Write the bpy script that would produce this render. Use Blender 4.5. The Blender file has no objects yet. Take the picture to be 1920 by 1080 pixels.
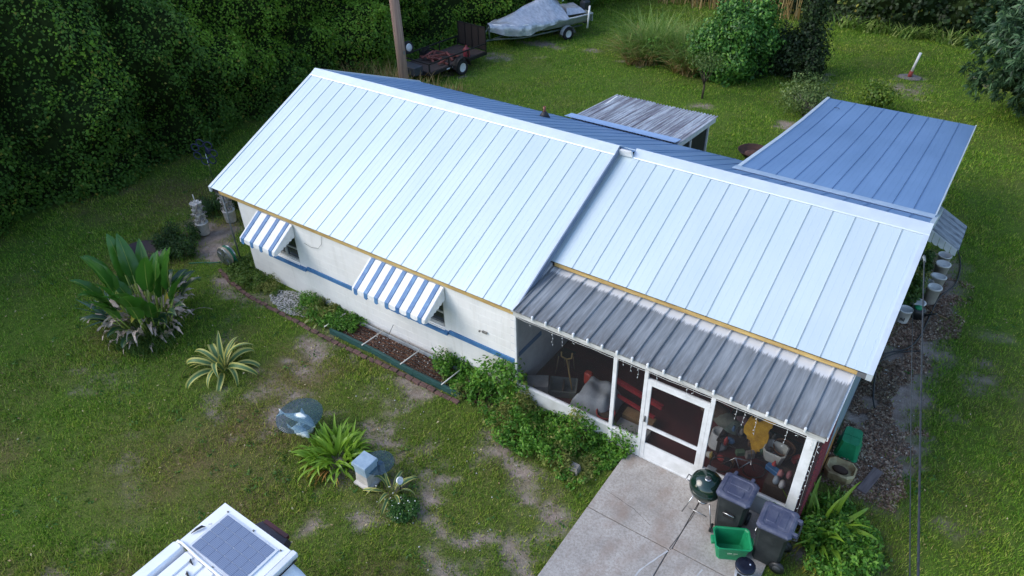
import bpy, math, random
import numpy as np
from mathutils import Vector, Matrix, Euler
R = math.radians
rnd = random.Random(7)
rng = np.random.default_rng(11)
scene = bpy.context.scene
COL = scene.collection

# ---------------------------------------------------------------- camera
CAM = Vector((16.182, -9.183, 11.108))
cd = bpy.data.cameras.new('camera')
cd.sensor_fit = 'HORIZONTAL'; cd.sensor_width = 36.0; cd.lens = 25.388
cd.clip_start = 0.1; cd.clip_end = 2000
cam = bpy.data.objects.new('camera', cd); COL.objects.link(cam)
yaw, pit, rol = 0.6214, -0.6290, -0.0266
f = Vector((-math.sin(yaw)*math.cos(pit), math.cos(yaw)*math.cos(pit), math.sin(pit)))
r = Vector((math.cos(yaw), math.sin(yaw), 0)); u = r.cross(f)
r2 = r*math.cos(rol) + u*math.sin(rol); u2 = u*math.cos(rol) - r*math.sin(rol)
m = Matrix((r2, u2, -f)).transposed().to_4x4(); m.translation = CAM
cam.matrix_world = m
scene.camera = cam
scene.render.resolution_x = 1024; scene.render.resolution_y = 576

# ---------------------------------------------------------------- sky, sun, exposure
SUN_EL, SUN_AZ = 36.0, (-0.80, -0.60)          # soft hazy light from the left, a little in front of the house
world = bpy.data.worlds.new('World'); scene.world = world; world.use_nodes = True
nt = world.node_tree
sky = nt.nodes.new('ShaderNodeTexSky'); sky.sky_type = 'NISHITA'; sky.sun_disc = False
sky.sun_elevation = R(SUN_EL); sky.sun_rotation = math.atan2(SUN_AZ[0], SUN_AZ[1])
sky.air_density = 1.0; sky.dust_density = 1.2; sky.ozone_density = 1.0
nt.links.new(sky.outputs[0], nt.nodes['Background'].inputs[0])
nt.nodes['Background'].inputs[1].default_value = 0.15
sd = bpy.data.lights.new('sun', 'SUN'); sd.energy = 1.0; sd.angle = R(40); sd.color = (1.0, 0.96, 0.90)
sun = bpy.data.objects.new('sun', sd); COL.objects.link(sun)
dirv = Vector((SUN_AZ[0]*math.cos(R(SUN_EL)), SUN_AZ[1]*math.cos(R(SUN_EL)), math.sin(R(SUN_EL))))
sun.rotation_euler = dirv.to_track_quat('Z', 'Y').to_euler()
sun.location = (0, -5, 30)
vs = scene.view_settings
vs.view_transform = 'Standard'; vs.look = 'None'; vs.gamma = 1.0; vs.use_curve_mapping = False
vs.exposure = 1.12

# ---------------------------------------------------------------- materials
MATS = {}
def lin(c):
    def g(x):
        x /= 255.0
        return x/12.92 if x <= .04045 else ((x+.055)/1.055)**2.4
    return (g(c[0]), g(c[1]), g(c[2]), 1)
def newmat(name):
    mt = bpy.data.materials.new(name); mt.use_nodes = True
    return mt, mt.node_tree, mt.node_tree.nodes['Principled BSDF']
def nz(t, vec, scale, detail=4, rough=.55):
    n = t.nodes.new('ShaderNodeTexNoise'); n.inputs['Scale'].default_value = scale
    n.inputs['Detail'].default_value = detail; n.inputs['Roughness'].default_value = rough
    if vec: t.links.new(vec, n.inputs['Vector'])
    return n.outputs[0]
def ramp(t, fac, stops):
    n = t.nodes.new('ShaderNodeValToRGB'); e = n.color_ramp.elements
    while len(e) < len(stops): e.new(0.5)
    for i, (p, c) in enumerate(stops):
        e[i].position = p; e[i].color = c
    t.links.new(fac, n.inputs[0])
    return n.outputs[0]
def mixc(t, fac, a, b, mode='MIX'):
    n = t.nodes.new('ShaderNodeMix'); n.data_type = 'RGBA'; n.blend_type = mode
    for s, v in ((0, fac), (6, a), (7, b)):
        if isinstance(v, (int, float)): n.inputs[s].default_value = v
        elif isinstance(v, tuple): n.inputs[s].default_value = v
        else: t.links.new(v, n.inputs[s])
    return n.outputs[2]
def pos(t, stretch=None, obj=False):
    if obj: o = t.nodes.new('ShaderNodeTexCoord').outputs['Object']
    else: o = t.nodes.new('ShaderNodeNewGeometry').outputs['Position']
    if stretch:
        mp = t.nodes.new('ShaderNodeMapping'); mp.inputs['Scale'].default_value = stretch
        t.links.new(o, mp.inputs[0]); o = mp.outputs[0]
    return o
def bumpn(t, b, h, strength, dist=.01):
    n = t.nodes.new('ShaderNodeBump'); n.inputs['Strength'].default_value = strength
    n.inputs['Distance'].default_value = dist
    t.links.new(h, n.inputs['Height']); t.links.new(n.outputs[0], b.inputs['Normal'])
def M(name, c1, c2=None, rough=.6, metal=0., scale=4., stretch=None, bump=0., bscale=60., lo=.35, hi=.65, spec=.5, obj=False, dist=.01):
    """colour c1..c2 (sRGB 0-255) by noise in place, with fine relief"""
    if name in MATS: return MATS[name]
    mt, t, b = newmat(name)
    if c2 is None: c2 = tuple(x*.88 for x in c1)
    p = pos(t, stretch, obj)
    col = ramp(t, nz(t, p, scale, 6, .6), [(lo, lin(c1)), (hi, lin(c2))])
    t.links.new(col, b.inputs['Base Color'])
    b.inputs['Roughness'].default_value = rough; b.inputs['Metallic'].default_value = metal
    b.inputs['Specular IOR Level'].default_value = spec
    if bump: bumpn(t, b, nz(t, p, bscale, 3), bump, dist)
    MATS[name] = mt
    return mt
def LEAF(name, cols, rough=.5, transl=.3, macro=.9, mscale=.6, spec=.35):
    """leaf material: every leaf its own tint, slow drift of tone through the plant"""
    if name in MATS: return MATS[name]
    mt, t, b = newmat(name)
    g = t.nodes.new('ShaderNodeNewGeometry')
    st = [(i/(len(cols)-1), lin(c)) for i, c in enumerate(cols)]
    col = ramp(t, g.outputs['Random Per Island'], st)
    mac = ramp(t, nz(t, g.outputs['Position'], mscale, 3), [(.3, (.55, .6, .5, 1)), (.7, (1.15, 1.1, 1.0, 1))])
    col = mixc(t, macro, col, mac, 'MULTIPLY')
    t.links.new(col, b.inputs['Base Color']); b.inputs['Roughness'].default_value = rough
    b.inputs['Specular IOR Level'].default_value = spec
    if transl:
        tr = t.nodes.new('ShaderNodeBsdfTranslucent'); t.links.new(col, tr.inputs[0])
        ms = t.nodes.new('ShaderNodeMixShader'); ms.inputs[0].default_value = transl
        t.links.new(b.outputs[0], ms.inputs[1]); t.links.new(tr.outputs[0], ms.inputs[2])
        t.links.new(ms.outputs[0], t.nodes['Material Output'].inputs[0])
    MATS[name] = mt
    return mt

# ---------------------------------------------------------------- mesh helpers
class MB:
    def __init__(s): s.v = []; s.f = []; s.m = []; s.mi = 0; s.sm = []
    def add(s, vs, fs, smooth=False):
        o = len(s.v); s.v += [tuple(p) for p in vs]
        s.f += [tuple(i+o for i in q) for q in fs]; s.m += [s.mi]*len(fs); s.sm += [smooth]*len(fs)
        return s
    def box(s, a, b, mat=None):
        (x0, y0, z0), (x1, y1, z1) = a, b
        vs = [(x0,y0,z0),(x1,y0,z0),(x1,y1,z0),(x0,y1,z0),(x0,y0,z1),(x1,y0,z1),(x1,y1,z1),(x0,y1,z1)]
        if mat: vs = [mat @ Vector(p) for p in vs]
        return s.add(vs, [(0,3,2,1),(4,5,6,7),(0,1,5,4),(1,2,6,5),(2,3,7,6),(3,0,4,7)])
    def bbox(s, a, b, r=.01, mat=None):
        """box with chamfered vertical edges and top"""
        (x0, y0, z0), (x1, y1, z1) = a, b
        def ring(i, z): return [(x0+r+i,y0+i,z),(x1-r-i,y0+i,z),(x1-i,y0+r+i,z),(x1-i,y1-r-i,z),(x1-r-i,y1-i,z),(x0+r+i,y1-i,z),(x0+i,y1-r-i,z),(x0+i,y0+r+i,z)]
        vs = ring(0, z0)+ring(0, z1-r)+ring(r*.7, z1)
        if mat: vs = [mat @ Vector(p) for p in vs]
        fs = [tuple(range(7,-1,-1)), tuple(range(16,24))]
        for k in range(2):
            for i in range(8): fs.append((k*8+i, k*8+(i+1)%8, k*8+8+(i+1)%8, k*8+8+i))
        return s.add(vs, fs)
    def hexa(s, p8): return s.add(p8, [(0,3,2,1),(4,5,6,7),(0,1,5,4),(1,2,6,5),(2,3,7,6),(3,0,4,7)])
    def prism(s, poly, d):
        """polygon (3-D points) pushed along vector d"""
        n = len(poly); d = Vector(d); a = [Vector(p) for p in poly]
        return s.add(a+[p+d for p in a], [tuple(range(n-1,-1,-1)), tuple(range(n,2*n))]+[(i,(i+1)%n,n+(i+1)%n,n+i) for i in range(n)])
    def tube(s, pts, rad, n=8, cap=True, smooth=True):
        pts = [Vector(p) for p in pts]
        if isinstance(rad, (int, float)): rad = [rad]*len(pts)
        vs = []; prev = None
        for i, p in enumerate(pts):
            t = (pts[min(i+1, len(pts)-1)]-pts[max(i-1, 0)])
            if t.length < 1e-9: t = Vector((0,0,1))
            t.normalize()
            a = prev if prev is not None else (Vector((0,0,1)) if abs(t.z) < .9 else Vector((1,0,0)))
            b = t.cross(a)
            if b.length < 1e-6: b = t.cross(Vector((.3,1,.2)))
            b.normalize(); c = b.cross(t).normalized(); prev = c
            for k in range(n):
                q = 2*math.pi*k/n
                vs.append(p+(b*math.cos(q)+c*math.sin(q))*rad[i])
        fs = [(i*n+k, i*n+(k+1)%n, (i+1)*n+(k+1)%n, (i+1)*n+k) for i in range(len(pts)-1) for k in range(n)]
        s.add(vs, fs, smooth)
        if cap:
            o = len(s.v)-len(vs)
            s.f += [tuple(o+k for k in range(n-1,-1,-1)), tuple(o+(len(pts)-1)*n+k for k in range(n))]
            s.m += [s.mi]*2; s.sm += [False]*2
        return s
    def lathe(s, prof, n=20, c=(0,0,0), mat=None, smooth=True, squash=(1,1), cap=True):
        vs = []; c = Vector(c)
        for (rr, z) in prof:
            for k in range(n):
                q = 2*math.pi*k/n
                p = Vector((rr*math.cos(q)*squash[0], rr*math.sin(q)*squash[1], z))
                vs.append((mat @ p if mat else p)+c)
        fs = [(i*n+k, i*n+(k+1)%n, (i+1)*n+(k+1)%n, (i+1)*n+k) for i in range(len(prof)-1) for k in range(n)]
        if cap: fs += [tuple(range(n-1,-1,-1)), tuple((len(prof)-1)*n+k for k in range(n))]
        return s.add(vs, fs, smooth)
    def mesh(s, name, mats):
        me = bpy.data.meshes.new(name); me.from_pydata(s.v, [], s.f); me.update()
        if not isinstance(mats, (list, tuple)): mats = [mats]
        for q in mats: me.materials.append(q)
        me.polygons.foreach_set('material_index', s.m)
        me.polygons.foreach_set('use_smooth', s.sm)
        return me
    def build(s, name, mats, parent=None, loc=None):
        return link(name, s.mesh(name, mats), parent, loc)
def link(name, me, parent=None, loc=None, rz=0, scale=None):
    o = bpy.data.objects.new(name, me); COL.objects.link(o)
    if parent: o.parent = parent
    if loc is not None: o.location = loc
    if rz: o.rotation_euler[2] = rz
    if scale: o.scale = scale
    return o
def tag(o, label=None, cat=None, group=None, kind=None):
    if label: o['label'] = label
    if cat: o['category'] = cat
    if group: o['group'] = group
    if kind: o['kind'] = kind
    return o
def thing(name, loc, label, cat, group=None, rz=0.):
    o = bpy.data.objects.new(name, None); COL.objects.link(o)
    o.location = loc; o.rotation_euler[2] = rz; o.empty_display_size = .2
    return tag(o, label, cat, group)
def copy_tree(o, parent=None):
    c = o.copy(); COL.objects.link(c); c.parent = parent
    for ch in list(o.children): copy_tree(ch, c)
    return c
def bar(name, a, b, m, parent=None, loc=None): return MB().box(a, b).build(name, m, parent, loc)

# numpy value noise
def vnoise(p, seed=0):
    p = np.asarray(p, float); i = np.floor(p).astype(np.int64); fr = p-i; fr = fr*fr*(3-2*fr)
    def h(a, b, c):
        n = (a*374761393 + b*668265263 + c*2147483647 + seed*1274126177) & 0xffffffff
        n = ((n ^ (n >> 13))*1274126177) & 0xffffffff
        return ((n ^ (n >> 16)) & 0xffff)/65535.0
    o = 0
    for dx in (0, 1):
        for dy in (0, 1):
            for dz in (0, 1):
                w = (fr[:,0] if dx else 1-fr[:,0])*(fr[:,1] if dy else 1-fr[:,1])*(fr[:,2] if dz else 1-fr[:,2])
                o = o + w*h(i[:,0]+dx, i[:,1]+dy, i[:,2]+dz)
    return o
def domes(p, cell, seed=0):
    """rounded billows: 1 at jittered cell centres, 0 in the creases between them"""
    p = np.asarray(p, float)/cell; i = np.floor(p).astype(np.int64); best = np.full(len(p), 9.0)
    def h(a, b, c, k):
        n = (a*374761393 + b*668265263 + c*1440662683 + (seed*7+k)*1274126177) & 0xffffffff
        n = ((n ^ (n >> 13))*1274126177) & 0xffffffff
        return ((n ^ (n >> 16)) & 0xffff)/65535.0
    for dx in (-1, 0, 1):
        for dy in (-1, 0, 1):
            for dz in (-1, 0, 1):
                a, b, c = i[:, 0]+dx, i[:, 1]+dy, i[:, 2]+dz
                d = (a+h(a, b, c, 1)-p[:, 0])**2+(b+h(a, b, c, 2)-p[:, 1])**2+(c+h(a, b, c, 3)-p[:, 2])**2
                best = np.minimum(best, d*(.7+.6*h(a, b, c, 4)))
    return np.clip(1-best/.75, 0, 1)
def fbm(p, seed=0, oct=3):
    o = 0; a = .5; s = 0
    for k in range(oct): o = o+a*vnoise(np.asarray(p)*2.0**k, seed+k); s += a; a *= .5
    return o/s
def npmesh(name, verts, faces, mats, mi=None, smooth=False):
    """verts (N,3), faces (M,k) numpy"""
    me = bpy.data.meshes.new(name); k = faces.shape[1]
    me.vertices.add(len(verts)); me.vertices.foreach_set('co', np.ascontiguousarray(verts, np.float32).ravel())
    me.loops.add(faces.size); me.loops.foreach_set('vertex_index', np.ascontiguousarray(faces, np.int32).ravel())
    me.polygons.add(len(faces)); me.polygons.foreach_set('loop_start', np.arange(0, faces.size, k, dtype=np.int32))
    if not isinstance(mats, (list, tuple)): mats = [mats]
    for q in mats: me.materials.append(q)
    if mi is not None: me.polygons.foreach_set('material_index', np.asarray(mi, np.int32))
    if smooth: me.polygons.foreach_set('use_smooth', np.ones(len(faces), bool))
    me.update(calc_edges=True); me.validate()
    return me
def unit(a): return a/np.maximum(np.linalg.norm(a, axis=1, keepdims=True), 1e-9)
def leaves(c, n, size, aspect=.55, fold=.25, droop=.4):
    """folded four-point leaves at centres c lying across normals n"""
    N = len(c); n = unit(n)
    t = rng.normal(size=(N, 3)); t = t-(t*n).sum(1, keepdims=True)*n; t = unit(t)
    t = unit(t+np.array([0, 0, -droop])); b = unit(np.cross(n, t)); n = np.cross(t, b)
    L = np.asarray(size)[:, None] if np.ndim(size) else np.full((N, 1), size)
    W = L*aspect*.5
    v = np.stack([c-t*L*.5, c+b*W+n*W*fold, c+t*L*.5-n*L*.1, c-b*W+n*W*fold], 1).reshape(-1, 3)
    return v, np.arange(4*N).reshape(-1, 4)
class LB:
    """collects leaf arrays (quads) with material indices"""
    def __init__(s): s.v = []; s.f = []; s.m = []; s.n = 0
    def add(s, vf, mi=0):
        v, fc = vf; s.v.append(v); s.f.append(fc+s.n); s.m.append(np.full(len(fc), mi)); s.n += len(v); return s
    def build(s, name, mats, parent=None, loc=None):
        return link(name, npmesh(name, np.concatenate(s.v), np.concatenate(s.f), mats, np.concatenate(s.m)), parent, loc)
def blob(center, rad, n, size, seed=0, lump=.35, shell=.55, aspect=.55, freq=1.2, flat=0.0, droop=.4):
    """leaf cloud through the outer part of a lumpy ellipsoid"""
    d = unit(rng.normal(size=(n, 3))); d[:, 2] = np.where(d[:, 2] < flat, -d[:, 2]*.6+flat, d[:, 2])
    d = unit(d)
    rr = 1+lump*(fbm(d*freq*2+seed*3.1+20, seed)-.5)*2
    k = rr*(1-shell*rng.random(n)**1.7)
    c = np.asarray(center)+d*k[:, None]*np.asarray(rad); c[:, 2] = np.where(c[:, 2] < .03, .03+.3*rng.random(n), c[:, 2])
    nn = unit(d/np.asarray(rad)+rng.normal(size=(n, 3))*.45+np.array([0, 0, .35]))
    s = size*(.65+.7*rng.random(n))
    return leaves(c, nn, s, aspect, droop=droop)

# ================================================================ SETTING
# ---- ground: one sheet, fine near the house, coarse to the horizon; 'dirt' = bare sandy soil, 'dry' = thin brownish turf
DIRT = [  # x, y, rx, ry, strength : bare spots as they lie on the lawn
 ((7.924, -3.545), .5,.35,.8), ((7.768, -2.480), .35,.2,.7), ((8.151, -2.572), .5,.28,.8), ((9.145, -2.573), .3,.22,.75), ((10.085, -3.297), .28,.4,.85), ((10.614, -3.488), .3,.2,.8),
 ((10.122, -1.598), .42,.3,.9), ((10.178, -1.311), .3,.25,.7), ((10.864, -1.743), .5,.35,.65), ((11.791, -1.871), .55,.22,.85), ((11.116, -3.284), .55,.2,.75), ((10.845, -3.851), .3,.35,.8),
 ((7.617, -1.663), .5,.25,.5), ((6.810, -1.809), .35,.3,.5), ((12.038, -3.298), .4,.5,.6), ((9.566, -3.065), .3,.2,.6), ((5.512, -1.847), .3,.3,.4), ((5.171, -2.792), .5,.25,.75), ((5.552, -3.407), .35,.3,.6),
 ((4.551, -1.372), .7,.25,.65), ((4.915, -2.027), .35,.3,.6), ((2.830, -2.267), .5,.3,.35), ((1.986, -0.778), .6,.25,.75), ((0.714, -0.459), .5,.4,.8),
 ((4.274, -5.817), .4,.3,.35), ((5.542, -7.022), .4,.3,.35), ((5.346, -7.795), .3,.25,.5),
 ((1.238, -4.979), .5,.3,.4), ((4.405, -3.692), .5,.25,.5), ((9.391, -3.619), .5,.3,.65), ((9.060, -3.769), .35,.25,.6), ((12.057, -2.653), .25,.3,.5), ((11.296, -3.979), .4,.3,.6),
 ((16.682, 3.608), .45,.7,.9), ((16.335, 4.291), .6,1.0,.85), ((16.443, 5.353), .5,.8,.9), ((16.633, 2.413), .45,.35,.9), ((16.697, 6.374), .35,1.0,.85), ((17.140, 2.751), .3,.25,.6), ((15.908, 3.820), .6,1.2,.9),
 ((17.699, 6.180), .5,.4,.4), ((17.613, 4.582), .35,.3,.5), ((18.119, 1.673), .35,.3,.4), ((17.693, 7.942), .4,.3,.25), ((18.445, 5.877), .3,.3,.3), ((16.104, -0.320), .5,.45,.9), ((16.634, -0.329), .5,.5,.6),
 ((-0.503, 20.920), .5,.35,.85), ((-1.937, 18.729), .4,.22,.7), ((-3.444, 20.571), 1.5,.5,.75), ((-2.765, 22.461), 1.1,.45,.7), ((1.863, 20.419), .7,.25,.7), ((6.731, 17.312), .45,.3,.7), ((10.044, 17.418), .5,.5,.9), ((9.665, 22.916), .5,.5,.7),
 ((12.743, 23.341), 1.4,1.0,.45), ((12.871, 24.790), .55,.25,.9), ((9.892, 32.540), 1.5,.5,.75), ((12.139, 31.178), 1.5,.4,.8), ((15.057, 26.416), .45,.6,.7), ((15.755, 25.532), .5,.7,.7), ((-3.785, 14.900), .6,.4,.8),
 ((-4.071, 17.885), .9,.5,.5), ((-1.977, 0.766), 1.1,.6,.95), ((-0.779, 0.149), .9,.55,.95), ((-1.415, 0.075), .6,.4,.8), ((1.222, -0.856), .4,.3,.6), ((-9.531, 4.205), 1.2,.8,.2),
]
def fields(P):
    x = P[:, 0]; y = P[:, 1]; p3 = np.stack([x, y, 0*x], 1)
    w = p3+1.0*(np.stack([fbm(p3*1.3, 3), fbm(p3*1.3+9, 5), 0*x], 1)-.5)*np.array([1.1, 1.1, 0])
    d = np.zeros(len(x))
    for cx, cy, rx, ry, st in [(a[0], a[1], b, c, e) for a, b, c, e in DIRT]:
        q = ((w[:, 0]-cx)/rx)**2+((w[:, 1]-cy)/ry)**2
        d = np.maximum(d, st*np.clip(1.28-1.0*q, 0, 1))
    br = fbm(p3*3.6+3, 8, 4)
    d = np.clip(d+(br-.5)*2.0*np.clip(d*2.2, 0, 1), 0, 1)
    mid = np.exp(-(((x-8.5)/5.0)**2+((y+3.0)/2.6)**2))          # worn strip in front of the house
    d = np.maximum(d, np.clip((fbm(p3*1.9+40, 12, 3)-.61)*7, 0, 1)*np.clip(mid*1.6, 0, .9))
    # trodden soil along the right-hand wall
    side = np.clip(1-np.abs(x-16.35)/.75, 0, 1)*np.clip((y-1.2)*2, 0, 1)*np.clip((11.5-y)/2, 0, 1)
    d = np.maximum(d, np.clip(side*1.8+(br-.5)*.8*(side > 0), 0, 1))
    dry = np.clip((fbm(p3*.55+70, 21, 3)-.42)*3, 0, 1)*.75
    dry = np.clip(dry*np.where(y > 8.5, .35, np.where(x > 15.5, .75, 1.1))+mid*.45+.55*np.exp(-(((x-4.6)/1.6)**2+((y+5.6)/1.4)**2)), 0, 1)
    return d, dry
gx = np.unique(np.concatenate([np.linspace(-400, -14, 16), np.arange(-14, 24.01, .16), np.linspace(24, 400, 14)]))
gy = np.unique(np.concatenate([np.linspace(-400, -13, 16), np.arange(-13, 34.01, .16), np.linspace(34, 400, 14)]))
XX, YY = np.meshgrid(gx, gy, indexing='ij')
gp = np.stack([XX.ravel(), YY.ravel(), np.zeros(XX.size)], 1)
gd, gdry = fields(gp)
near = (gp[:, 0] > -14) & (gp[:, 0] < 24) & (gp[:, 1] > -13) & (gp[:, 1] < 34)
gp[:, 2] = np.where(near, (fbm(gp*.9+5, 31)-.5)*.05-.03*gd, -.03)
ii = np.arange(XX.size).reshape(XX.shape)
gf = np.stack([ii[:-1, :-1], ii[1:, :-1], ii[1:, 1:], ii[:-1, 1:]], -1).reshape(-1, 4)
mt, t, b = newmat('lawn_soil')
def attr(t, n):
    a = t.nodes.new('ShaderNodeAttribute'); a.attribute_name = n; return a.outputs['Fac']
pp = pos(t)
green = ramp(t, nz(t, pp, 7, 6, .7), [(.3, lin((64, 86, 30))), (.7, lin((94, 118, 44)))])
dryc = ramp(t, nz(t, pp, 9, 6, .7), [(.3, lin((88, 78, 50))), (.7, lin((118, 104, 72)))])
soil = ramp(t, nz(t, pp, 5, 8, .75), [(.25, lin((110, 92, 80))), (.5, lin((146, 132, 122))), (.75, lin((172, 160, 152)))])
c = mixc(t, attr(t, 'dry'), green, dryc); c = mixc(t, attr(t, 'dirt'), c, soil)
t.links.new(c, b.inputs['Base Color']); b.inputs['Roughness'].default_value = .95; b.inputs['Specular IOR Level'].default_value = .15
c2 = mixc(t, .55, c, ramp(t, nz(t, pp, 38, 6, .8), [(.3, (.55, .52, .5, 1)), (.52, (1, 1, 1, 1)), (.75, (1.25, 1.22, 1.2, 1))]), 'MULTIPLY'); t.links.new(c2, b.inputs['Base Color'])
bumpn(t, b, nz(t, pp, 35, 5), .9, .03)
gm = npmesh('ground', gp, gf, mt, smooth=True)
for nme, val in (('dirt', gd), ('dry', gdry)):
    a = gm.attributes.new(nme, 'FLOAT', 'POINT'); a.data.foreach_set('value', val.astype(np.float32))
tag(link('ground', gm), 'patchy lawn soil with bare sandy spots', kind='structure')

# ---- concrete drive in front of the porch
mt, t, b = newmat('concrete')
pp = pos(t)
c = ramp(t, nz(t, pp, 1.1, 6, .65), [(.3, lin((150, 146, 142))), (.5, lin((172, 167, 162))), (.72, lin((192, 187, 182)))])
c = mixc(t, ramp(t, nz(t, pp, 28, 5, .8), [(.42, (0, 0, 0, 1)), (.62, (1, 1, 1, 1))]), c, mixc(t, .6, c, lin((118, 110, 102))))
c = mixc(t, ramp(t, nz(t, pos(t, (1, .5, 1)), 2.1, 3, .6), [(.5, (0, 0, 0, 1)), (.68, (.65, .65, .65, 1))]), c, lin((140, 122, 110)))
t.links.new(c, b.inputs['Base Color']); b.inputs['Roughness'].default_value = .9
bumpn(t, b, nz(t, pp, 90, 4), .35, .006)
CONC = mt
drive = MB()
slabs = [(12.37, 14.02, -1.66, -.09), (14.03, 15.47, -1.60, -.09), (12.37, 13.98, -3.58, -1.675), (13.995, 15.47, -3.45, -1.615), (12.37, 15.47, -7.5, -3.6)]
road = drive.box((12.37, -7.5, -.08), (15.47, -.09, .035)).build('driveway', M('slab_joint', (122, 116, 110), (106, 100, 94), .95))
tag(road, 'cracked concrete drive slab in front of the porch', kind='structure')
for (x0, x1, y0, y1) in slabs:
    MB().bbox((x0+.002, y0+.002, .0), (x1-.002, y1-.002, .055), .007).build('concrete_slab', CONC, road)
def crack(pts, w, m, name='crack'):
    mb = MB(); q = []
    for a, bb in zip(pts[:-1], pts[1:]):
        for k in range(6):
            q.append(Vector(a).lerp(Vector(bb), k/6)+Vector((rnd.uniform(-.007, .007), rnd.uniform(-.007, .007))))
    q.append(Vector(pts[-1]))
    L = []
    for i, p in enumerate(q):
        d = (q[min(i+1, len(q)-1)]-q[max(i-1, 0)]).normalized(); n = Vector((-d.y, d.x))*w*(.4+.8*rnd.random())
        L.append(((p.x+n.x, p.y+n.y, .0585), (p.x-n.x, p.y-n.y, .0585)))
    for (a, b2), (c2, d2) in zip(L[:-1], L[1:]): mb.add([a, b2, d2, c2], [(0, 1, 2, 3)])
    return mb.build(name, m, road)
CRK = M('crack_dark', (70, 64, 60), (50, 46, 44), .95); PATCH = M('crack_filler', (190, 192, 194), (170, 172, 176), .9)
crack([(12.45, -1.15), (13.1, -1.25), (13.5, -1.4)], .004, CRK)
crack([(14.02, -.1), (14.05, -.9), (13.98, -1.65)], .005, CRK)
crack([(13.98, -1.7), (13.75, -2.3), (13.7, -3.0), (13.6, -3.6)], .013, PATCH, 'crack_filler')
crack([(14.62, -1.7), (14.5, -2.3), (14.45, -3.0)], .012, PATCH, 'crack_filler')

# ---- lawn grass
VIS = np.array([(-47, 10.7), (19, 48), (21, 30), (21.5, 0), (15.5, -8.0), (4.0, -10.8)])
def inside(P, poly):
    x, y = P[:, 0], P[:, 1]; o = np.zeros(len(P), bool); j = len(poly)-1
    for i in range(len(poly)):
        xi, yi = poly[i]; xj, yj = poly[j]
        o ^= ((yi > y) != (yj > y)) & (x < (xj-xi)*(y-yi)/(yj-yi+1e-12)+xi); j = i
    return o
def keepout(P):
    x, y = P[:, 0], P[:, 1]
    k = (x > .7) & (x < 15.8) & (y > -.02) & (y < 8.5)                         # house
    k |= (x > 12.42) & (x < 15.42) & (y < .1) & (y > -7.6)                       # drive
    k |= (x > 4.5) & (x < 9.6) & (y > -.78) & (y < .1)                         # mulch bed
    k |= (x > 2.2) & (x < 3.6) & (y > -.75) & (y < .05)                        # gravel
    k |= (x < -7.3)
    return k
parts = []
tiles = [(x, y) for x in range(-8, 21) for y in range(-11, 32)]
for (x, y) in tiles:
    d2 = (x+.5-CAM.x)**2+(y+.5-CAM.y)**2+CAM.z**2
    n = int(min(250, max(56, 60000/d2)))
    parts.append(np.stack([x+rng.random(n), y+rng.random(n), np.zeros(n)], 1))
gpt = np.concatenate(parts)
gpt = gpt[inside(gpt, VIS) & ~keepout(gpt)]
d, dry = fields(gpt)
keep = rng.random(len(gpt)) > np.clip(d*1.25-.12, 0, .97)
gpt, dry, d = gpt[keep], dry[keep], d[keep]
dist = np.linalg.norm(gpt-np.array(CAM), axis=1)
N = len(gpt); NB = 8
clump = .5*fbm(gpt*1.1+13, 55, 3)+.5*fbm(gpt*3.1+7, 56, 2)
base = np.repeat(gpt, NB, 0); dd = np.repeat(dist, NB); cl = np.repeat(clump, NB); de = np.repeat(d, NB)
ang = rng.random(N*NB)*2*np.pi; spread = .03+.0022*dd
base = base+np.stack([rng.normal(size=N*NB)*spread, rng.normal(size=N*NB)*spread, np.full(N*NB, -.02)], 1)
ln = (.028+.045*rng.random(N*NB)**1.6)*(.55+1.0*cl)*(1+.010*dd)*(1-.4*de)
wd = (.0036+.00036*dd)*(.7+.6*rng.random(N*NB))
out = np.stack([np.cos(ang), np.sin(ang), 0*ang], 1); side = np.stack([-np.sin(ang), np.cos(ang), 0*ang], 1)
lean = (.3+1.0*rng.random(N*NB))
tip = base+out*(ln*lean)[:, None]+np.array([0, 0, 1])*(ln+.012)[:, None]
v = np.stack([base-side*wd[:, None], base+side*wd[:, None], tip], 1).reshape(-1, 3)
mt, t, b = newmat('grass_blades')
g = t.nodes.new('ShaderNodeNewGeometry')
col = ramp(t, g.outputs['Random Per Island'], [(0, lin((72, 110, 32))), (.3, lin((104, 146, 46))), (.7, lin((132, 168, 60))), (.94, lin((164, 178, 84))), (1, lin((190, 176, 120)))])
dcol = ramp(t, g.outputs['Random Per Island'], [(0, lin((106, 124, 46))), (.5, lin((142, 144, 68))), (1, lin((176, 162, 108)))])
col = mixc(t, attr(t, 'dry'), col, dcol)
mac = ramp(t, nz(t, g.outputs['Position'], .45, 4), [(.3, (.75, .88, .75, 1)), (.7, (1.2, 1.14, .95, 1))])
col = mixc(t, .8, col, mac, 'MULTIPLY')
col = mixc(t, .75, col, ramp(t, nz(t, g.outputs['Position'], 2.6, 4, .65), [(.32, (.62, .72, .55, 1)), (.5, (1, 1, 1, 1)), (.68, (1.25, 1.12, .95, 1))]), 'MULTIPLY')
t.links.new(col, b.inputs['Base Color']); b.inputs['Roughness'].default_value = .65; b.inputs['Specular IOR Level'].default_value = .2
tr = t.nodes.new('ShaderNodeBsdfTranslucent'); t.links.new(col, tr.inputs[0])
ms = t.nodes.new('ShaderNodeMixShader'); ms.inputs[0].default_value = .35
t.links.new(b.outputs[0], ms.inputs[1]); t.links.new(tr.outputs[0], ms.inputs[2]); t.links.new(ms.outputs[0], t.nodes['Material Output'].inputs[0])
me = npmesh('grass', v, np.arange(len(v)).reshape(-1, 3), mt)
a = me.attributes.new('dry', 'FLOAT', 'POINT'); a.data.foreach_set('value', np.repeat(np.repeat(np.clip(dry*.8+d*.4, 0, .9), NB), 3).astype(np.float32))
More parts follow.
